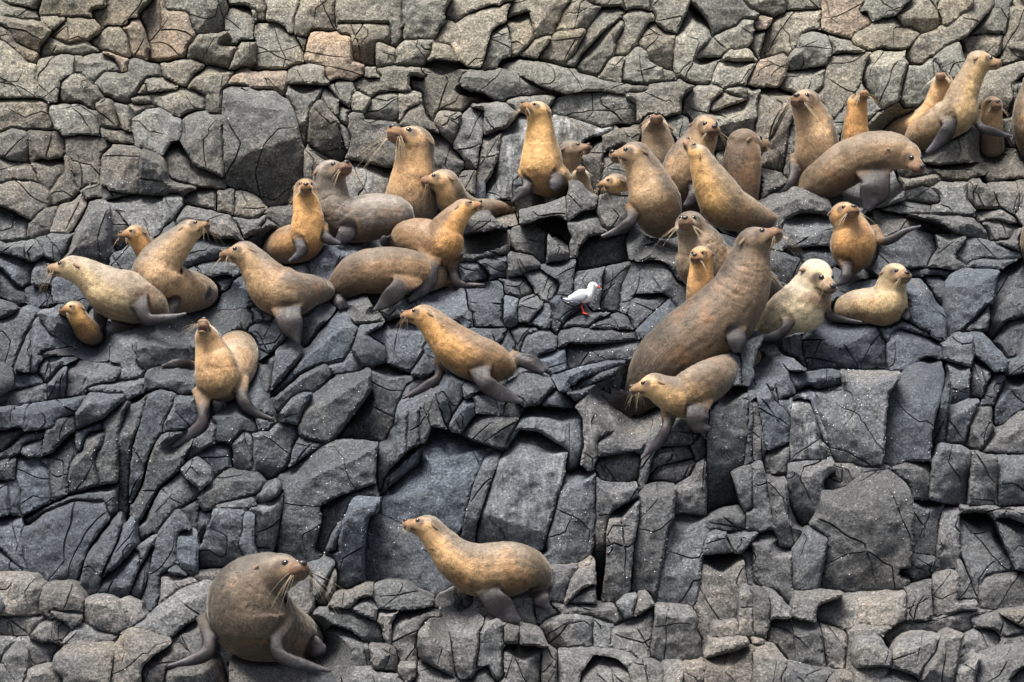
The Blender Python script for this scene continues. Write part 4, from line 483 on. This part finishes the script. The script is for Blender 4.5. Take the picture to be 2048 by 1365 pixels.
def rock_colour(px, py, R):
    dark = np.array([0.067, 0.077, 0.092]); tan = np.array([0.152, 0.147, 0.126]); mid = np.array([0.108, 0.108, 0.105]); low = np.array([0.108, 0.109, 0.111])
    n = float(fbm(np.array([[px / 260.0, py / 200.0, 3.3]]), 2, 4)[0])
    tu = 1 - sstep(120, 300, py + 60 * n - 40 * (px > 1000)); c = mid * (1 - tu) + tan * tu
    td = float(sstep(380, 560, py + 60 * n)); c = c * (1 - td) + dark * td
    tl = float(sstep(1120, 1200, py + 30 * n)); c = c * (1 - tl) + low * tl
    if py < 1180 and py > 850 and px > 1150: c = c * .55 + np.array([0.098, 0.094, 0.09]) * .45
    j = R.uniform(.8, 1.25); wm = R.uniform(-.05, .06); c = c * j * np.array([1 + wm, 1, 1 - wm])
    if R.random() < .04 and py < 320: c = c * np.array([1.15, .98, .9])
    return c

ZONES = [('upper_cliff', -900, 330), ('middle_ledges', 330, 760), ('lower_cliff', 760, 2200)]
def bedrock(name, p0, p1):
    xs = np.linspace(-650, 2700, 90); ys = np.linspace(p0, p1, 30); V = []; F = []
    for j, py in enumerate(ys):
        for i, px in enumerate(xs):
            Y = prof(py) + 1.15; s = S(Y); V.append(((px - 1024) * s, Y + .12 * math.sin(i * 1.7 + j * 2.3), ZC + (682.5 - py) * s))
    nx = len(xs)
    for j in range(len(ys) - 1):
        for i in range(nx - 1): a = j * nx + i; F.append((a, a + nx, a + nx + 1, a + 1))
    me = bpy.data.meshes.new(name); me.from_pydata(V, [], F); o = link(name, me, M_ROCK); o.color = (0.06, 0.06, 0.063, 1)
    C = np.array(V); y = carve(C[:, 0], C[:, 1], C[:, 2])
    for k, v in enumerate(me.vertices): v.co.y = y[k]
    return tag(o, kind='structure')
ZO = [bedrock(n, max(a, -500), min(b, 1800)) for n, a, b in ZONES]
def zone(py):
    for k, (n, a, b) in enumerate(ZONES):
        if a <= py < b: return k
    return 2
GUANO = [(1025, 320, 1), (1118, 262, 1), (1075, 960, 0), (1080, 840, 0), (1610, 860, 1), (690, 355, 0), (545, 1020, 0), (1180, 850, 0), (1420, 560, 0), (860, 1090, 0), (300, 300, 0)]
def make_rock_object(geo, col, parent, name, guano, smooth=True, kind=None):
    verts, faces, nf = geo; o0 = verts.mean(0); me = bpy.data.meshes.new(name); me.from_pydata((verts - o0).tolist(), [], faces)
    me.polygons.foreach_set('use_smooth', [k < nf for k in range(len(faces))]); me.update(); me.set_sharp_from_angle(angle=math.radians(27))
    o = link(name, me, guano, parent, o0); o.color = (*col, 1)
    return o
FRONT_PTS = []
CR = np.random.default_rng(8); CL = np.array([(gx + CR.uniform(-110, 110), gy + CR.uniform(-45, 45)) for gy in np.arange(-60, 1460, 118) for gx in np.arange(-150 + 140 * (int(gy / 118) % 2), 2250, 290)])
CLO = CR.uniform(-.16, .16, len(CL)); CLT = CR.uniform(-.28, .28, len(CL))
FRONT = [(965, 425), (1224, 420), (1497, 715), (1482, 745), (1150, 415), (1170, 445), (1120, 425), (1545, 415)]     # blocks that stand in front of an animal
FRONT_I = {label_at(*p) for p in FRONT}
for i, pp in enumerate(GROWN):
    if pp is None: continue
    R = random.Random(500 + i); cx, cy = pp.mean(0); cl = int(np.argmin(np.hypot((CL[:, 0] - cx), 2.3 * (CL[:, 1] - cy))))
    fr = i in FRONT_I
    Yc = .72 * prof(CL[cl, 1]) + .28 * prof(cy) + R.uniform(-.07, .07) * (ks := .45 if cy < 330 else .85) + CLO[cl] - ((.6 if cx < 1000 or 1450 < cx < 1515 else .3) if fr else 0)
    slope = (prof(cy - 60) - prof(cy + 60)) / (120 / PPM)
    geo = rock_geometry(pp, Yc, 0.020, min(slope, 1.2) * .5, R, front=fr, ks=ks, tiltx=CLT[cl] + R.uniform(-.3, .3) * ks, gap=R.choice([-.002, .0, .001, .003, .006]))
    if geo is None: continue
    gu = next((M_GUANO if k else M_GUANO_FAINT for a, b, k in GUANO if abs(cx - a) + abs(cy - b) < 75), M_ROCK)
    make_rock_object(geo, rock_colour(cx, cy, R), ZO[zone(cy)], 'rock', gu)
    FRONT_PTS.append(geo[0][:-1][nrng.random(len(geo[0]) - 1) < .05])

# small rocks wedged behind and between the traced ones, and the slope going on outside the frame
def voronoi_cells(seeds, kn=16):
    out = []
    for i, s in enumerate(seeds):
        dd = np.hypot(*(seeds - s).T); nb = np.argsort(dd)[1:kn + 1]; r = 1.6 * dd[nb[-1]] ; P = [np.array(s) + r * np.array(v) for v in ((-1, -1), (1, -1), (1, 1), (-1, 1))]
        for j in nb:
            m = (seeds[j] + s) / 2; n = seeds[j] - s; Q = []
            for a, b in zip(P, P[1:] + P[:1]):
                da, db = (a - m) @ n, (b - m) @ n
                if da <= 0: Q.append(a)
                if (da < 0) != (db < 0) and da != db: Q.append(a + (b - a) * da / (da - db))
            P = Q
            if len(P) < 3: break
        out.append(np.array(P) if len(P) >= 3 else None)
    return out
seeds = []
for gy in np.arange(-420, 1760, 62):
    for gx in np.arange(-560, 2640, 70):
        outside = gx < -40 or gx > 2090 or gy < -40 or gy > 1400
        if outside and nrng.random() < .55: continue
        seeds.append((gx + nrng.uniform(-30, 30), gy + nrng.uniform(-26, 26)))
seeds = np.array(seeds); cells = voronoi_cells(seeds)
fill = [[[], [], 0, []] for _ in ZONES]
for s, P in zip(seeds, cells):
    if P is None or len(P) < 3: continue
    cx, cy = P.mean(0)
    if not (-600 < cx < 2680 and -460 < cy < 1790): continue
    inf = -30 < cx < 2078 and -30 < cy < 1395
    if inf:
        smp = np.vstack([P * .7 + P.mean(0) * .3, P.mean(0)[None], P * .35 + P.mean(0) * .65]); cov = np.array([label_at(*p) >= 0 for p in smp])
        if cov.all(): continue
    R = random.Random(int(cx * 7 + cy * 131)); Yc = prof(cy) + (.40 if inf else 0.0) + R.uniform(-.06, .1); slope = (prof(cy - 60) - prof(cy + 60)) / (120 / PPM)
    geo = rock_geometry(P, Yc, 0.034 if inf else .08, min(slope, 1.2), R, .45, False)
    if geo is None: continue
    b = fill[zone(cy)]; v, f, nf = geo
    b[1] += [tuple(q + b[2] for q in ff) for ff in f]; b[0].append(v); b[3] += [k < nf for k in range(len(f))]; b[2] += len(v)
for k, (V, F, n, sm) in enumerate(fill):
    me = bpy.data.meshes.new('small_rocks'); me.from_pydata(np.vstack(V).tolist(), [], F); me.polygons.foreach_set('use_smooth', sm)
    o = link('small_rocks', me, M_ROCK, ZO[k]); o.color = (*rock_colour(900, (100, 560, 1000)[k], random.Random(3)), 1); tag(o, kind='stuff')

# barnacles and salt-white specks clinging to the rock
FP = np.vstack(FRONT_PTS); bpx, bpy_ = pix(FP[:, 0], FP[:, 1], FP[:, 2])
dens = sstep(-.25, .7, fbm(np.c_[bpx / 130, bpy_ / 130, np.zeros(len(FP))], 2, 77)) * np.where(bpy_ > 1160, .12, 1) * np.where(bpy_ < 130, .2, 1)
FP = FP[nrng.random(len(FP)) < dens * .8]
BV, BF = [], []
for p in FP:
    r = nrng.uniform(.0030, .0075); k = len(BV)
    for a in range(4): BV.append((p[0] + r * math.cos(a * 1.571), p[1] + .003, p[2] + r * math.sin(a * 1.571)))
    BV.append((p[0], p[1] - r * 1.1, p[2])); BF += [(k + 1, k, k + 4), (k + 2, k + 1, k + 4), (k + 3, k + 2, k + 4), (k, k + 3, k + 4)]
me = bpy.data.meshes.new('barnacles'); me.from_pydata(BV, [], BF); tag(link('barnacles', me, M_BARN), 'tiny white barnacles speckling the dark rock', 'barnacles', kind='stuff')
me = bpy.data.meshes.new('sea'); me.from_pydata([(-6000, -6000, -4.2), (6000, -6000, -4.2), (6000, 6000, -4.2), (-6000, 6000, -4.2)], [], [(0, 1, 2, 3)]); tag(link('sea', me, M_SEA), kind='structure')
# ---------------------------------------------------------------- seal builder
def tube(V, F, rings):
    """closed loft through rings (k x n x 3)"""
    n = len(rings[0]); b = len(V)
    for r in rings: V.extend([tuple(p) for p in r])
    m = len(rings)
    for i in range(m - 1):
        for j in range(n):
            a = b + i * n + j; c = b + i * n + (j + 1) % n; F.append((a, c, c + n, a + n))
    F.append(tuple(b + j for j in reversed(range(n)))); F.append(tuple(b + (m - 1) * n + j for j in range(n)))
def loft_spine(V, F, q, n=18):
    """q: k x 5 (x,y,z, r_image, r_depth)"""
    q = np.asarray(q); T = np.gradient(q[:, :3], axis=0); rings = []; ang = np.linspace(0, 2 * math.pi, n, endpoint=False); prevA = None
    for k in range(len(q)):
        t = T[k] / max(np.linalg.norm(T[k]), 1e-9); A = np.cross(t, (0, 1, 0)); ln = np.linalg.norm(A)
        if ln < .25: A = prevA if prevA is not None else np.array([1.0, 0, 0]); A = A - t * (A @ t); ln = np.linalg.norm(A)
        A = A / ln
        if prevA is not None and A @ prevA < 0: A = -A
        prevA = A; B = np.cross(t, A)
        rings.append(q[k, :3] + np.cos(ang)[:, None] * A * q[k, 3] + np.sin(ang)[:, None] * B * q[k, 4])
    e0 = q[0, :3] - (T[0] / max(np.linalg.norm(T[0]), 1e-9)) * q[0, 3] * .5; rings = [e0 + (rings[0] - q[0, :3]) * .5] + rings
    tube(V, F, rings)
HEAD = [(-1.0,-.12,.62,.62),(-.7,-.06,.88,.86),(-.3,.0,.99,.95),(.1,.03,1.0,.95),(.5,.0,.90,.86),(.82,-.06,.72,.70),(1.1,-.14,.57,.55),(1.38,-.22,.56,.5),(1.62,-.22,.53,.44),(1.8,-.18,.43,.35),(1.92,-.12,.27,.24)]
def head_frame(yaw, pitch, roll=0):
    y, p = math.radians(yaw), math.radians(pitch)
    f = Vector((math.sin(y) * math.cos(p), -math.cos(y) * math.cos(p), math.sin(p)))
    u0 = Vector((-math.sin(y) * math.sin(p), math.cos(y) * math.sin(p), math.cos(p))); l = u0.cross(f)
    return np.array(f), np.array(l), np.array(u0)
def ellipsoid_mesh(name, c, ax, seg=12, rg=8):
    V, F = [], []
    for i in range(rg + 1):
        th = math.pi * i / rg
        for j in range(seg):
            ph = 2 * math.pi * j / seg
            V.append(tuple(np.array(c) + ax[0] * math.cos(th) + ax[1] * math.sin(th) * math.cos(ph) + ax[2] * math.sin(th) * math.sin(ph)))
    for i in range(rg):
        for j in range(seg): a = i * seg + j; b = i * seg + (j + 1) % seg; F.append((a, b, b + seg, a + seg))
    me = bpy.data.meshes.new(name); me.from_pydata(V, [], F); me.validate(); me.polygons.foreach_set('use_smooth', [True] * len(me.polygons)); return me

def solidify_union(V, F, voxel, smooth):
    me = bpy.data.meshes.new('raw'); me.from_pydata(V, [], F); o = bpy.data.objects.new('raw', me); COL.objects.link(o)
    r = o.modifiers.new('r', 'REMESH'); r.mode = 'VOXEL'; r.voxel_size = voxel
    sm = o.modifiers.new('s', 'SMOOTH'); sm.factor = .5; sm.iterations = smooth
    dg = bpy.context.evaluated_depsgraph_get(); dg.update(); out = bpy.data.meshes.new_from_object(o.evaluated_get(dg), depsgraph=dg)
    bpy.data.objects.remove(o); bpy.data.meshes.remove(me); return out

def build_seal(s, idx):
    R = random.Random(idx * 13 + 5); Y = s['Y']; hx, hy, hdy, hr, yaw, pitch = s['head'][:6]
    hc = np.array(at(hx, hy, Y + hdy)); r = hr * S(Y + hdy); f, l, u = head_frame(yaw, pitch)
    V, F = [], []
    sp = s['sp'].copy(); body = np.c_[sp[:, :3], sp[:, 3], sp[:, 3] * .95]
    body[-3:, 3:] = np.minimum(body[-3:, 3:], r * np.array([1.12, 1.04, 1.0])[:, None])
    loft_spine(V, F, body, 20)
    rings = []; ang = np.linspace(0, 2 * math.pi, 18, endpoint=False)
    for (x, z, w, h) in HEAD:
        cy_, sz = np.cos(ang), np.sin(ang)
        rings.append(hc + r * (f * x + u * z + np.outer(cy_ * w, l) + np.outer(sz * h, u)))
    tube(V, F, rings)
    mouth = s.get('mouth')
    if mouth:
        drop = .62 if mouth == 'yawn' else .42; rings = []
        for x, w, h, z in ((.5, .42, .3, -.4), (.85, .38, .22, -.45 - drop * .35), (1.2, .32, .17, -.5 - drop * .7), (1.45, .2, .12, -.5 - drop)):
            rings.append(hc + r * (f * x + u * z + np.outer(np.cos(ang) * w, l) + np.outer(np.sin(ang) * h, u)))
        tube(V, F, rings)
    flq = []
    for fl in s['flip']:
        pts = []
        for k0, (px, py, dy, w, wd) in enumerate(fl):
            dy += .06 if k0 == 0 else 0; w *= (1.3, 1.18)[k0] if k0 < 2 else 1.0
            p = at(px, py, Y + dy); pts.append((p.x, p.y, p.z, max(w * S(p.y), .012), max(wd * .55, .017)))
        q = crom(pts, 6); tt = np.linspace(0, 1, len(q)); q[:, 3] *= 1 + .5 * np.sin(np.clip((tt - .3) / .65, 0, 1) * math.pi); q[:, 3:] = np.maximum(q[:, 3:], .011); flq.append(q); loft_spine(V, F, q, 12)
    small = s['cat'] == 'seal pup'
    me = solidify_union(V, F, .011 if not small else .009, 7)
    n = len(me.vertices); co = np.empty(n * 3); me.vertices.foreach_get('co', co); co = co.reshape(-1, 3)
    bvh = BVHTree.FromPolygons([tuple(c) for c in co], [tuple(p.vertices) for p in me.polygons])
    # ---- fur colours: back, chest, painted top highlight, dark under-belly, naked flippers, face
    back, chest = (np.array(c) for c in s['fur']); k = len(sp)
    best = np.full(n, 1e9); bi = np.zeros(n, int)
    for i in range(k):
        d = np.linalg.norm(co - sp[i, :3], axis=1) - sp[i, 3]; m = d < best; best[m] = d[m]; bi[m] = i
    tpar = bi / (k - 1.0); vd = co - sp[bi, :3]; vd /= np.maximum(np.linalg.norm(vd, axis=1), 1e-9)[:, None]
    vent = f * .75 + np.array([0, -.38, -.6]); vent /= np.linalg.norm(vent); dv = vd @ vent
    nz = fbm(co * 5.0 + idx * 7.1, 3, idx); nz2 = fbm(co * 14.0 + idx * 3.3, 3, idx + 50)
    w = sstep(-.15, .65, dv + .18 * nz) * sstep(.15, .5, tpar)
    c = back[None] * (1 - w[:, None]) + chest[None] * w[:, None]
    c *= (1 + .16 * nz + .10 * nz2)[:, None]
    wet = sstep(.15, .75, fbm(co * 2.6 + idx * 5.7, 2, idx + 21)) * R.uniform(.15, .5); c *= 1 - wet[:, None] * np.array([.45, .52, .6])
    painted_rim_light = sstep(.3, .9, vd[:, 2] + .25 * nz) * sstep(0, .4, tpar) * .34; c = c * (1 - painted_rim_light[:, None]) + np.array([.46, .41, .345]) * (back.mean() / .2) ** .7 * painted_rim_light[:, None]  # pale top-light highlight painted into the colour of upward-facing fur
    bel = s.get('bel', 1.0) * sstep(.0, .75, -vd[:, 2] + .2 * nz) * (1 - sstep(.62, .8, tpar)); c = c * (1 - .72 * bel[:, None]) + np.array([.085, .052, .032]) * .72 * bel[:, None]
    rust = sstep(.25, .8, nz) * (1 - sstep(.5, .75, tpar)) * .4; c = c * (1 - rust[:, None]) + np.array([.30, .15, .06]) * rust[:, None]
    blot = sstep(.5, .95, nz2 + .5 * nz) * .3; c *= (1 - blot)[:, None]
    c *= s.get('gain', .72 if s.get('bull') else .82) * (.84 + .46 * w)[:, None]
    alpha = np.ones(n); skin = np.array([.017, .0135, .014]); tip = np.array([.085, .083, .095])
    for q in flq:
        d = np.full(n, 1e9); fi = np.zeros(n, int)
        for i in range(len(q)):
            dd = np.linalg.norm(co - q[i, :3], axis=1) - max(q[i, 3], q[i, 4]); m = dd < d; d[m] = dd[m]; fi[m] = i
        ft = fi / (len(q) - 1.0); wf = sstep(.018, -.004, d) * sstep(.0, .25, ft + .08 * nz) * np.where(best > -.004 - .02 * ft, 1, sstep(-.06, -.004, best))
        fc = skin[None] * (1 - sstep(.5, 1, ft)[:, None] * .75) + tip[None] * (sstep(.5, 1, ft)[:, None] * .75)
        fc = fc * (1 + .3 * nz2[:, None]); c = c * (1 - wf[:, None]) + fc * wf[:, None]; alpha *= 1 - wf * .8
    h = (co - hc) / r; hxx, hyy, hzz = h @ f, h @ l, h @ u; near = sstep(2.6, 2.1, np.linalg.norm(h, axis=1))
    mz = sstep(.85, 1.5, hxx) * near * .8; c = c * (1 - mz[:, None]) + np.array([.13, .066, .037]) * mz[:, None]
    for sg in (-1, 1):
        de = np.sqrt((hxx - .84) ** 2 + (hyy - sg * .6) ** 2 + (hzz - .2) ** 2); e = sstep(.5, .2, de) * near * .9; c = c * (1 - e[:, None]) + np.array([.055, .036, .026]) * e[:, None]
        ck = sstep(.45, .15, np.sqrt((hxx - .95) ** 2 + (hyy - sg * .62) ** 2 + (hzz + .22) ** 2)) * near * .35; c = c * (1 - ck[:, None]) + np.array([.34, .23, .125]) * ck[:, None]
    lp = sstep(.11, .04, np.abs(hzz + .42 - .10 * np.clip(hxx - 1.2, -1, 1))) * sstep(.8, 1.0, hxx) * near * .8; c = c * (1 - lp[:, None]) + np.array([.05, .03, .025]) * lp[:, None]
    ch = sstep(-.45, -.65, hzz) * sstep(.7, 1.0, hxx) * near * .5; c = c * (1 - ch[:, None]) + np.array([.13, .08, .055]) * ch[:, None]
    sc = (bi + np.clip(((co - sp[bi, :3]) * np.gradient(sp[:, :3], axis=0)[bi]).sum(1) / np.maximum((np.gradient(sp[:, :3], axis=0)[bi] ** 2).sum(1), 1e-9), -1, 1)) / (k - 1.0)
    slen = np.linalg.norm(np.diff(sp[:, :3], axis=0), axis=1).sum(); isflip = 1 - alpha; inhead = sstep(1.5, .9, np.linalg.norm(h, axis=1))
    flow = vd * np.maximum(sp[bi, 3], .03)[:, None]; flow[:, 0] += sc * slen * .65; flow = flow * (1 - inhead[:, None]) + (co - hc) * inhead[:, None] + idx * 1.7
    fa = me.attributes.new('flow', 'FLOAT_VECTOR', 'POINT'); fa.data.foreach_set('vector', flow.ravel())
    # soft folds of the neck and shoulders, uneven fat and fur
    nr = np.empty(n * 3); me.vertices.foreach_get('normal', nr); nr = nr.reshape(-1, 3); body_w = (1 - isflip) * (1 - sstep(1.9, 1.2, np.linalg.norm(h, axis=1)))
    fold = np.abs(np.sin(sc * slen * 34 + 2.2 * nz + 1.5 * vd[:, 0])); fw = sstep(.4, .62, tpar) * (1 - sstep(.86, .97, tpar)) * sstep(-.2, .35, nz + .3 * dv)
    disp = body_w * (.003 * fbm(co * 7.0 + idx, 3, idx + 9) - (.008 if s.get('bull') else .003) * fw * (1 - fold) ** 2 + .0025 * fbm(co * 26.0, 2, idx + 3))
    me.vertices.foreach_set('co', (co + nr * disp[:, None]).ravel())
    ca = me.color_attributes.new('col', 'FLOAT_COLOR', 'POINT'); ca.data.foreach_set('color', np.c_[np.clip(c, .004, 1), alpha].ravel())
    me.polygons.foreach_set('use_smooth', [True] * len(me.polygons))
    root = bpy.data.objects.new(s['name'], None); COL.objects.link(root); root.empty_display_size = .2
    base = at(s['spine'][len(s['spine']) // 2][0], s['base'], Y); root.location = base
    tag(root, s['label'], s['cat'], 'fur seals hauled out on the rocks')
    def part(nm, m, mat):
        m.transform(Matrix.Translation(-base)); return link(nm, m, mat, root)
    # guard hairs lying back along the body
    gr = np.random.default_rng(idx); keep = np.nonzero((gr.random(n) < (.42 if not small else .5)) & (isflip < .35) & (np.linalg.norm(np.c_[hxx - .84, np.abs(hyy) - .6, hzz - .2], axis=1) > .3) & (hxx < 1.75))[0]
    B = co[keep] + nr[keep] * (disp[keep, None] - .001); tg = np.gradient(sp[:, :3], axis=0)[bi[keep]]; tg = np.where((np.linalg.norm(h[keep], axis=1) < 2.2)[:, None], f[None], tg / np.maximum(np.linalg.norm(tg, axis=1), 1e-9)[:, None])
    fl_ = -tg + .35 * gr.normal(size=tg.shape) + np.array([0, 0, -.25]); fl_ -= nr[keep] * (fl_ * nr[keep]).sum(1)[:, None]; fl_ /= np.maximum(np.linalg.norm(fl_, axis=1), 1e-9)[:, None]
    Lh = gr.uniform(.012, .024, len(keep)) * (1.35 if s.get('bull') else 1.0) * np.where(hxx[keep] > .6, .4, 1) * np.where(np.linalg.norm(h[keep], axis=1) < 1.3, .7, 1); sw_ = np.cross(nr[keep], fl_) * gr.uniform(.0016, .0034, len(keep))[:, None]
    T = B + (fl_ * .93 + nr[keep] * gr.uniform(.12, .34, len(keep))[:, None]) * Lh[:, None]; HV = np.stack([B - sw_, B + sw_, T], 1).reshape(-1, 3); hm = bpy.data.meshes.new('fur')
    hm.from_pydata(HV.tolist(), [], np.arange(len(HV)).reshape(-1, 3).tolist()); hcol = np.clip(c[keep] * gr.uniform(.6, 1.65, len(keep))[:, None], .004, .9)
    hm.color_attributes.new('col', 'FLOAT_COLOR', 'POINT').data.foreach_set('color', np.repeat(np.c_[hcol, np.ones(len(keep))], 3, 0).ravel())
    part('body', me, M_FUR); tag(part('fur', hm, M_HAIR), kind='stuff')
    # ---- face parts set on the finished surface
    def surf(x, y, z, dx, dy, dz, fb):
        o = hc + r * (f * x + l * y + u * z); d = f * dx + l * dy + u * dz; d /= np.linalg.norm(d)
        hit = bvh.ray_cast(Vector(o + d * r * 2.2), Vector(-d), r * 3)
        return (np.array(hit[0]) if hit[0] is not None else o + d * r * fb), d
    for sg in (-1, 1):
        p, d = surf(.84, sg * .1, .2, .45, sg * .9, .25, .55); e = r * .18
        part('eye', ellipsoid_mesh('eye', p - d * e * .35, (f * e, l * e, u * e)), M_EYE)
        p, d = surf(-.1, 0, .12, 0, sg, .15, .95); ax = -f * .8 + np.array(d) * .35 - u * .45; ax /= np.linalg.norm(ax); s1 = np.cross(ax, d); s1 /= np.linalg.norm(s1); s2 = np.cross(ax, s1)
        part('ear', ellipsoid_mesh('ear', p + ax * r * .12, (ax * r * .33, s1 * r * .11, s2 * r * .07)), M_EAR)
    p, d = surf(1.4, 0, -.02, 1, 0, .25, .5)
    part('nose', ellipsoid_mesh('nose', p - d * r * .07, (f * r * .18, l * r * .24, u * r * .17)), M_NOSE)
    if mouth == 'yawn': part('mouth', ellipsoid_mesh('mouth', hc + r * (f * 1.25 - u * .72), (f * r * .52, l * r * .34, u * r * .2)), M_DARKMOUTH)
    elif mouth: part('mouth', ellipsoid_mesh('mouth', hc + r * (f * 1.15 - u * .62), (f * r * .36, l * r * .3, u * r * .17)), M_MOUTH)
    WV, WF = [], []
    for sg in (-1, 1):
        for i in range(8 if not small else 5):
            p = hc + r * (f * R.uniform(1.35, 1.62) + l * sg * R.uniform(.36, .44) - u * R.uniform(.18, .42)); d = f * R.uniform(-.1, .5) + l * sg * R.uniform(.5, 1.0) - u * R.uniform(.3, .9); d /= np.linalg.norm(d); Ln = r * R.uniform(.8, 1.8 if not small else 1.2) * s.get('wk', 1); b = len(WV); st = 5
            for k2 in range(st + 1):
                t = k2 / st; c0 = p + d * Ln * t + np.array([0, 0, -1]) * Ln * .3 * t * t; rad = .0012 * s.get('wk', 1) * (1 - .7 * t)
                for a in range(3): WV.append(tuple(c0 + rad * (l * math.cos(a * 2.094) + u * math.sin(a * 2.094))))
            for k2 in range(st):
                for a in range(3): WF.append((b + k2 * 3 + a, b + k2 * 3 + (a + 1) % 3, b + k2 * 3 + 3 + (a + 1) % 3, b + k2 * 3 + 3 + a))
    wm = bpy.data.meshes.new('whiskers'); wm.from_pydata(WV, [], WF); tag(part('whiskers', wm, M_WHISK), kind='stuff')
    return root
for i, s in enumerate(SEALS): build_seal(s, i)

# ---------------------------------------------------------------- the gull
def build_gull():
    Yg = prof(628) - .05; V, F = [], []
    def q(pts): return crom([(*at(a, b, Yg + d), r1 * S(Yg), r2 * S(Yg)) for a, b, d, r1, r2 in pts], 6)
    loft_spine(V, F, q([(1134,598,0,4,5),(1146,597,0,9,10),(1160,594,0,14,14),(1173,591,0,14,13),(1181,583,0,8.5,8.5),(1184,576,0,8,8)]), 14)
    loft_spine(V, F, q([(1180,575,0,7,7),(1186,572.5,0,8.5,8),(1192,574,0,5.5,5.5),(1195,575,0,3,3)]), 14)
    me = solidify_union(V, F, .0055, 5); me.polygons.foreach_set('use_smooth', [True] * len(me.polygons))
    base = at(1167, 628, Yg); root = bpy.data.objects.new('gull', None); COL.objects.link(root); root.location = base
    tag(root, 'white gull with grey wings and red bill and legs standing on a rock', 'gull')
    def part(nm, m, mat, par=None):
        m.transform(Matrix.Translation(-base)); m.polygons.foreach_set('use_smooth', [True] * len(m.polygons)); return link(nm, m, mat, par or root)
    part('body', me, M_WHITE)
    def lo(nm, pts, mat, par=None, n=10):
        V, F = [], []; loft_spine(V, F, q(pts), n); m = bpy.data.meshes.new(nm); m.from_pydata(V, [], F); return part(nm, m, mat, par)
    for sg in (-1, 1):
        d = sg * .066
        lo('wing', [(1174,591,d,3,2),(1166,592,d*1.1,10,3),(1152,596,d*1.05,8,3),(1138,600,d*.7,4,2.4),(1126,597,d*.3,1.6,1.6)], M_GREY)
        lg = lo('leg', [(1164,606,sg*.02,2.2,2.2),(1163,614,sg*.022,1.7,1.7),(1166,621,sg*.026,1.7,1.7),(1168,627,sg*.03,1.7,1.7)], M_RED)
        lo('foot', [(1166,626.5,sg*.03+.0,1.4,3),(1171,628,sg*.03-.03,1.3,6),(1175,629,sg*.03-.05,.8,6)], M_RED, lg, 8)
        e = np.array(at(1188, 571, Yg)) + np.array([0, sg * .033, 0]); a = .006; part('eye', ellipsoid_mesh('eye', e, (np.array([a, 0, 0]), np.array([0, a, 0]), np.array([0, 0, a])), 8, 6), M_BLACK)
    lo('tail', [(1138,598,0,3,6),(1128,595.5,0,2,7),(1121,593,0,1.2,6)], M_BLACK)
    lo('bill', [(1193,574,0,3.2,2.8),(1197,575,0,2.4,2.0),(1201,576.5,0,.8,.8)], M_RED)
build_gull()
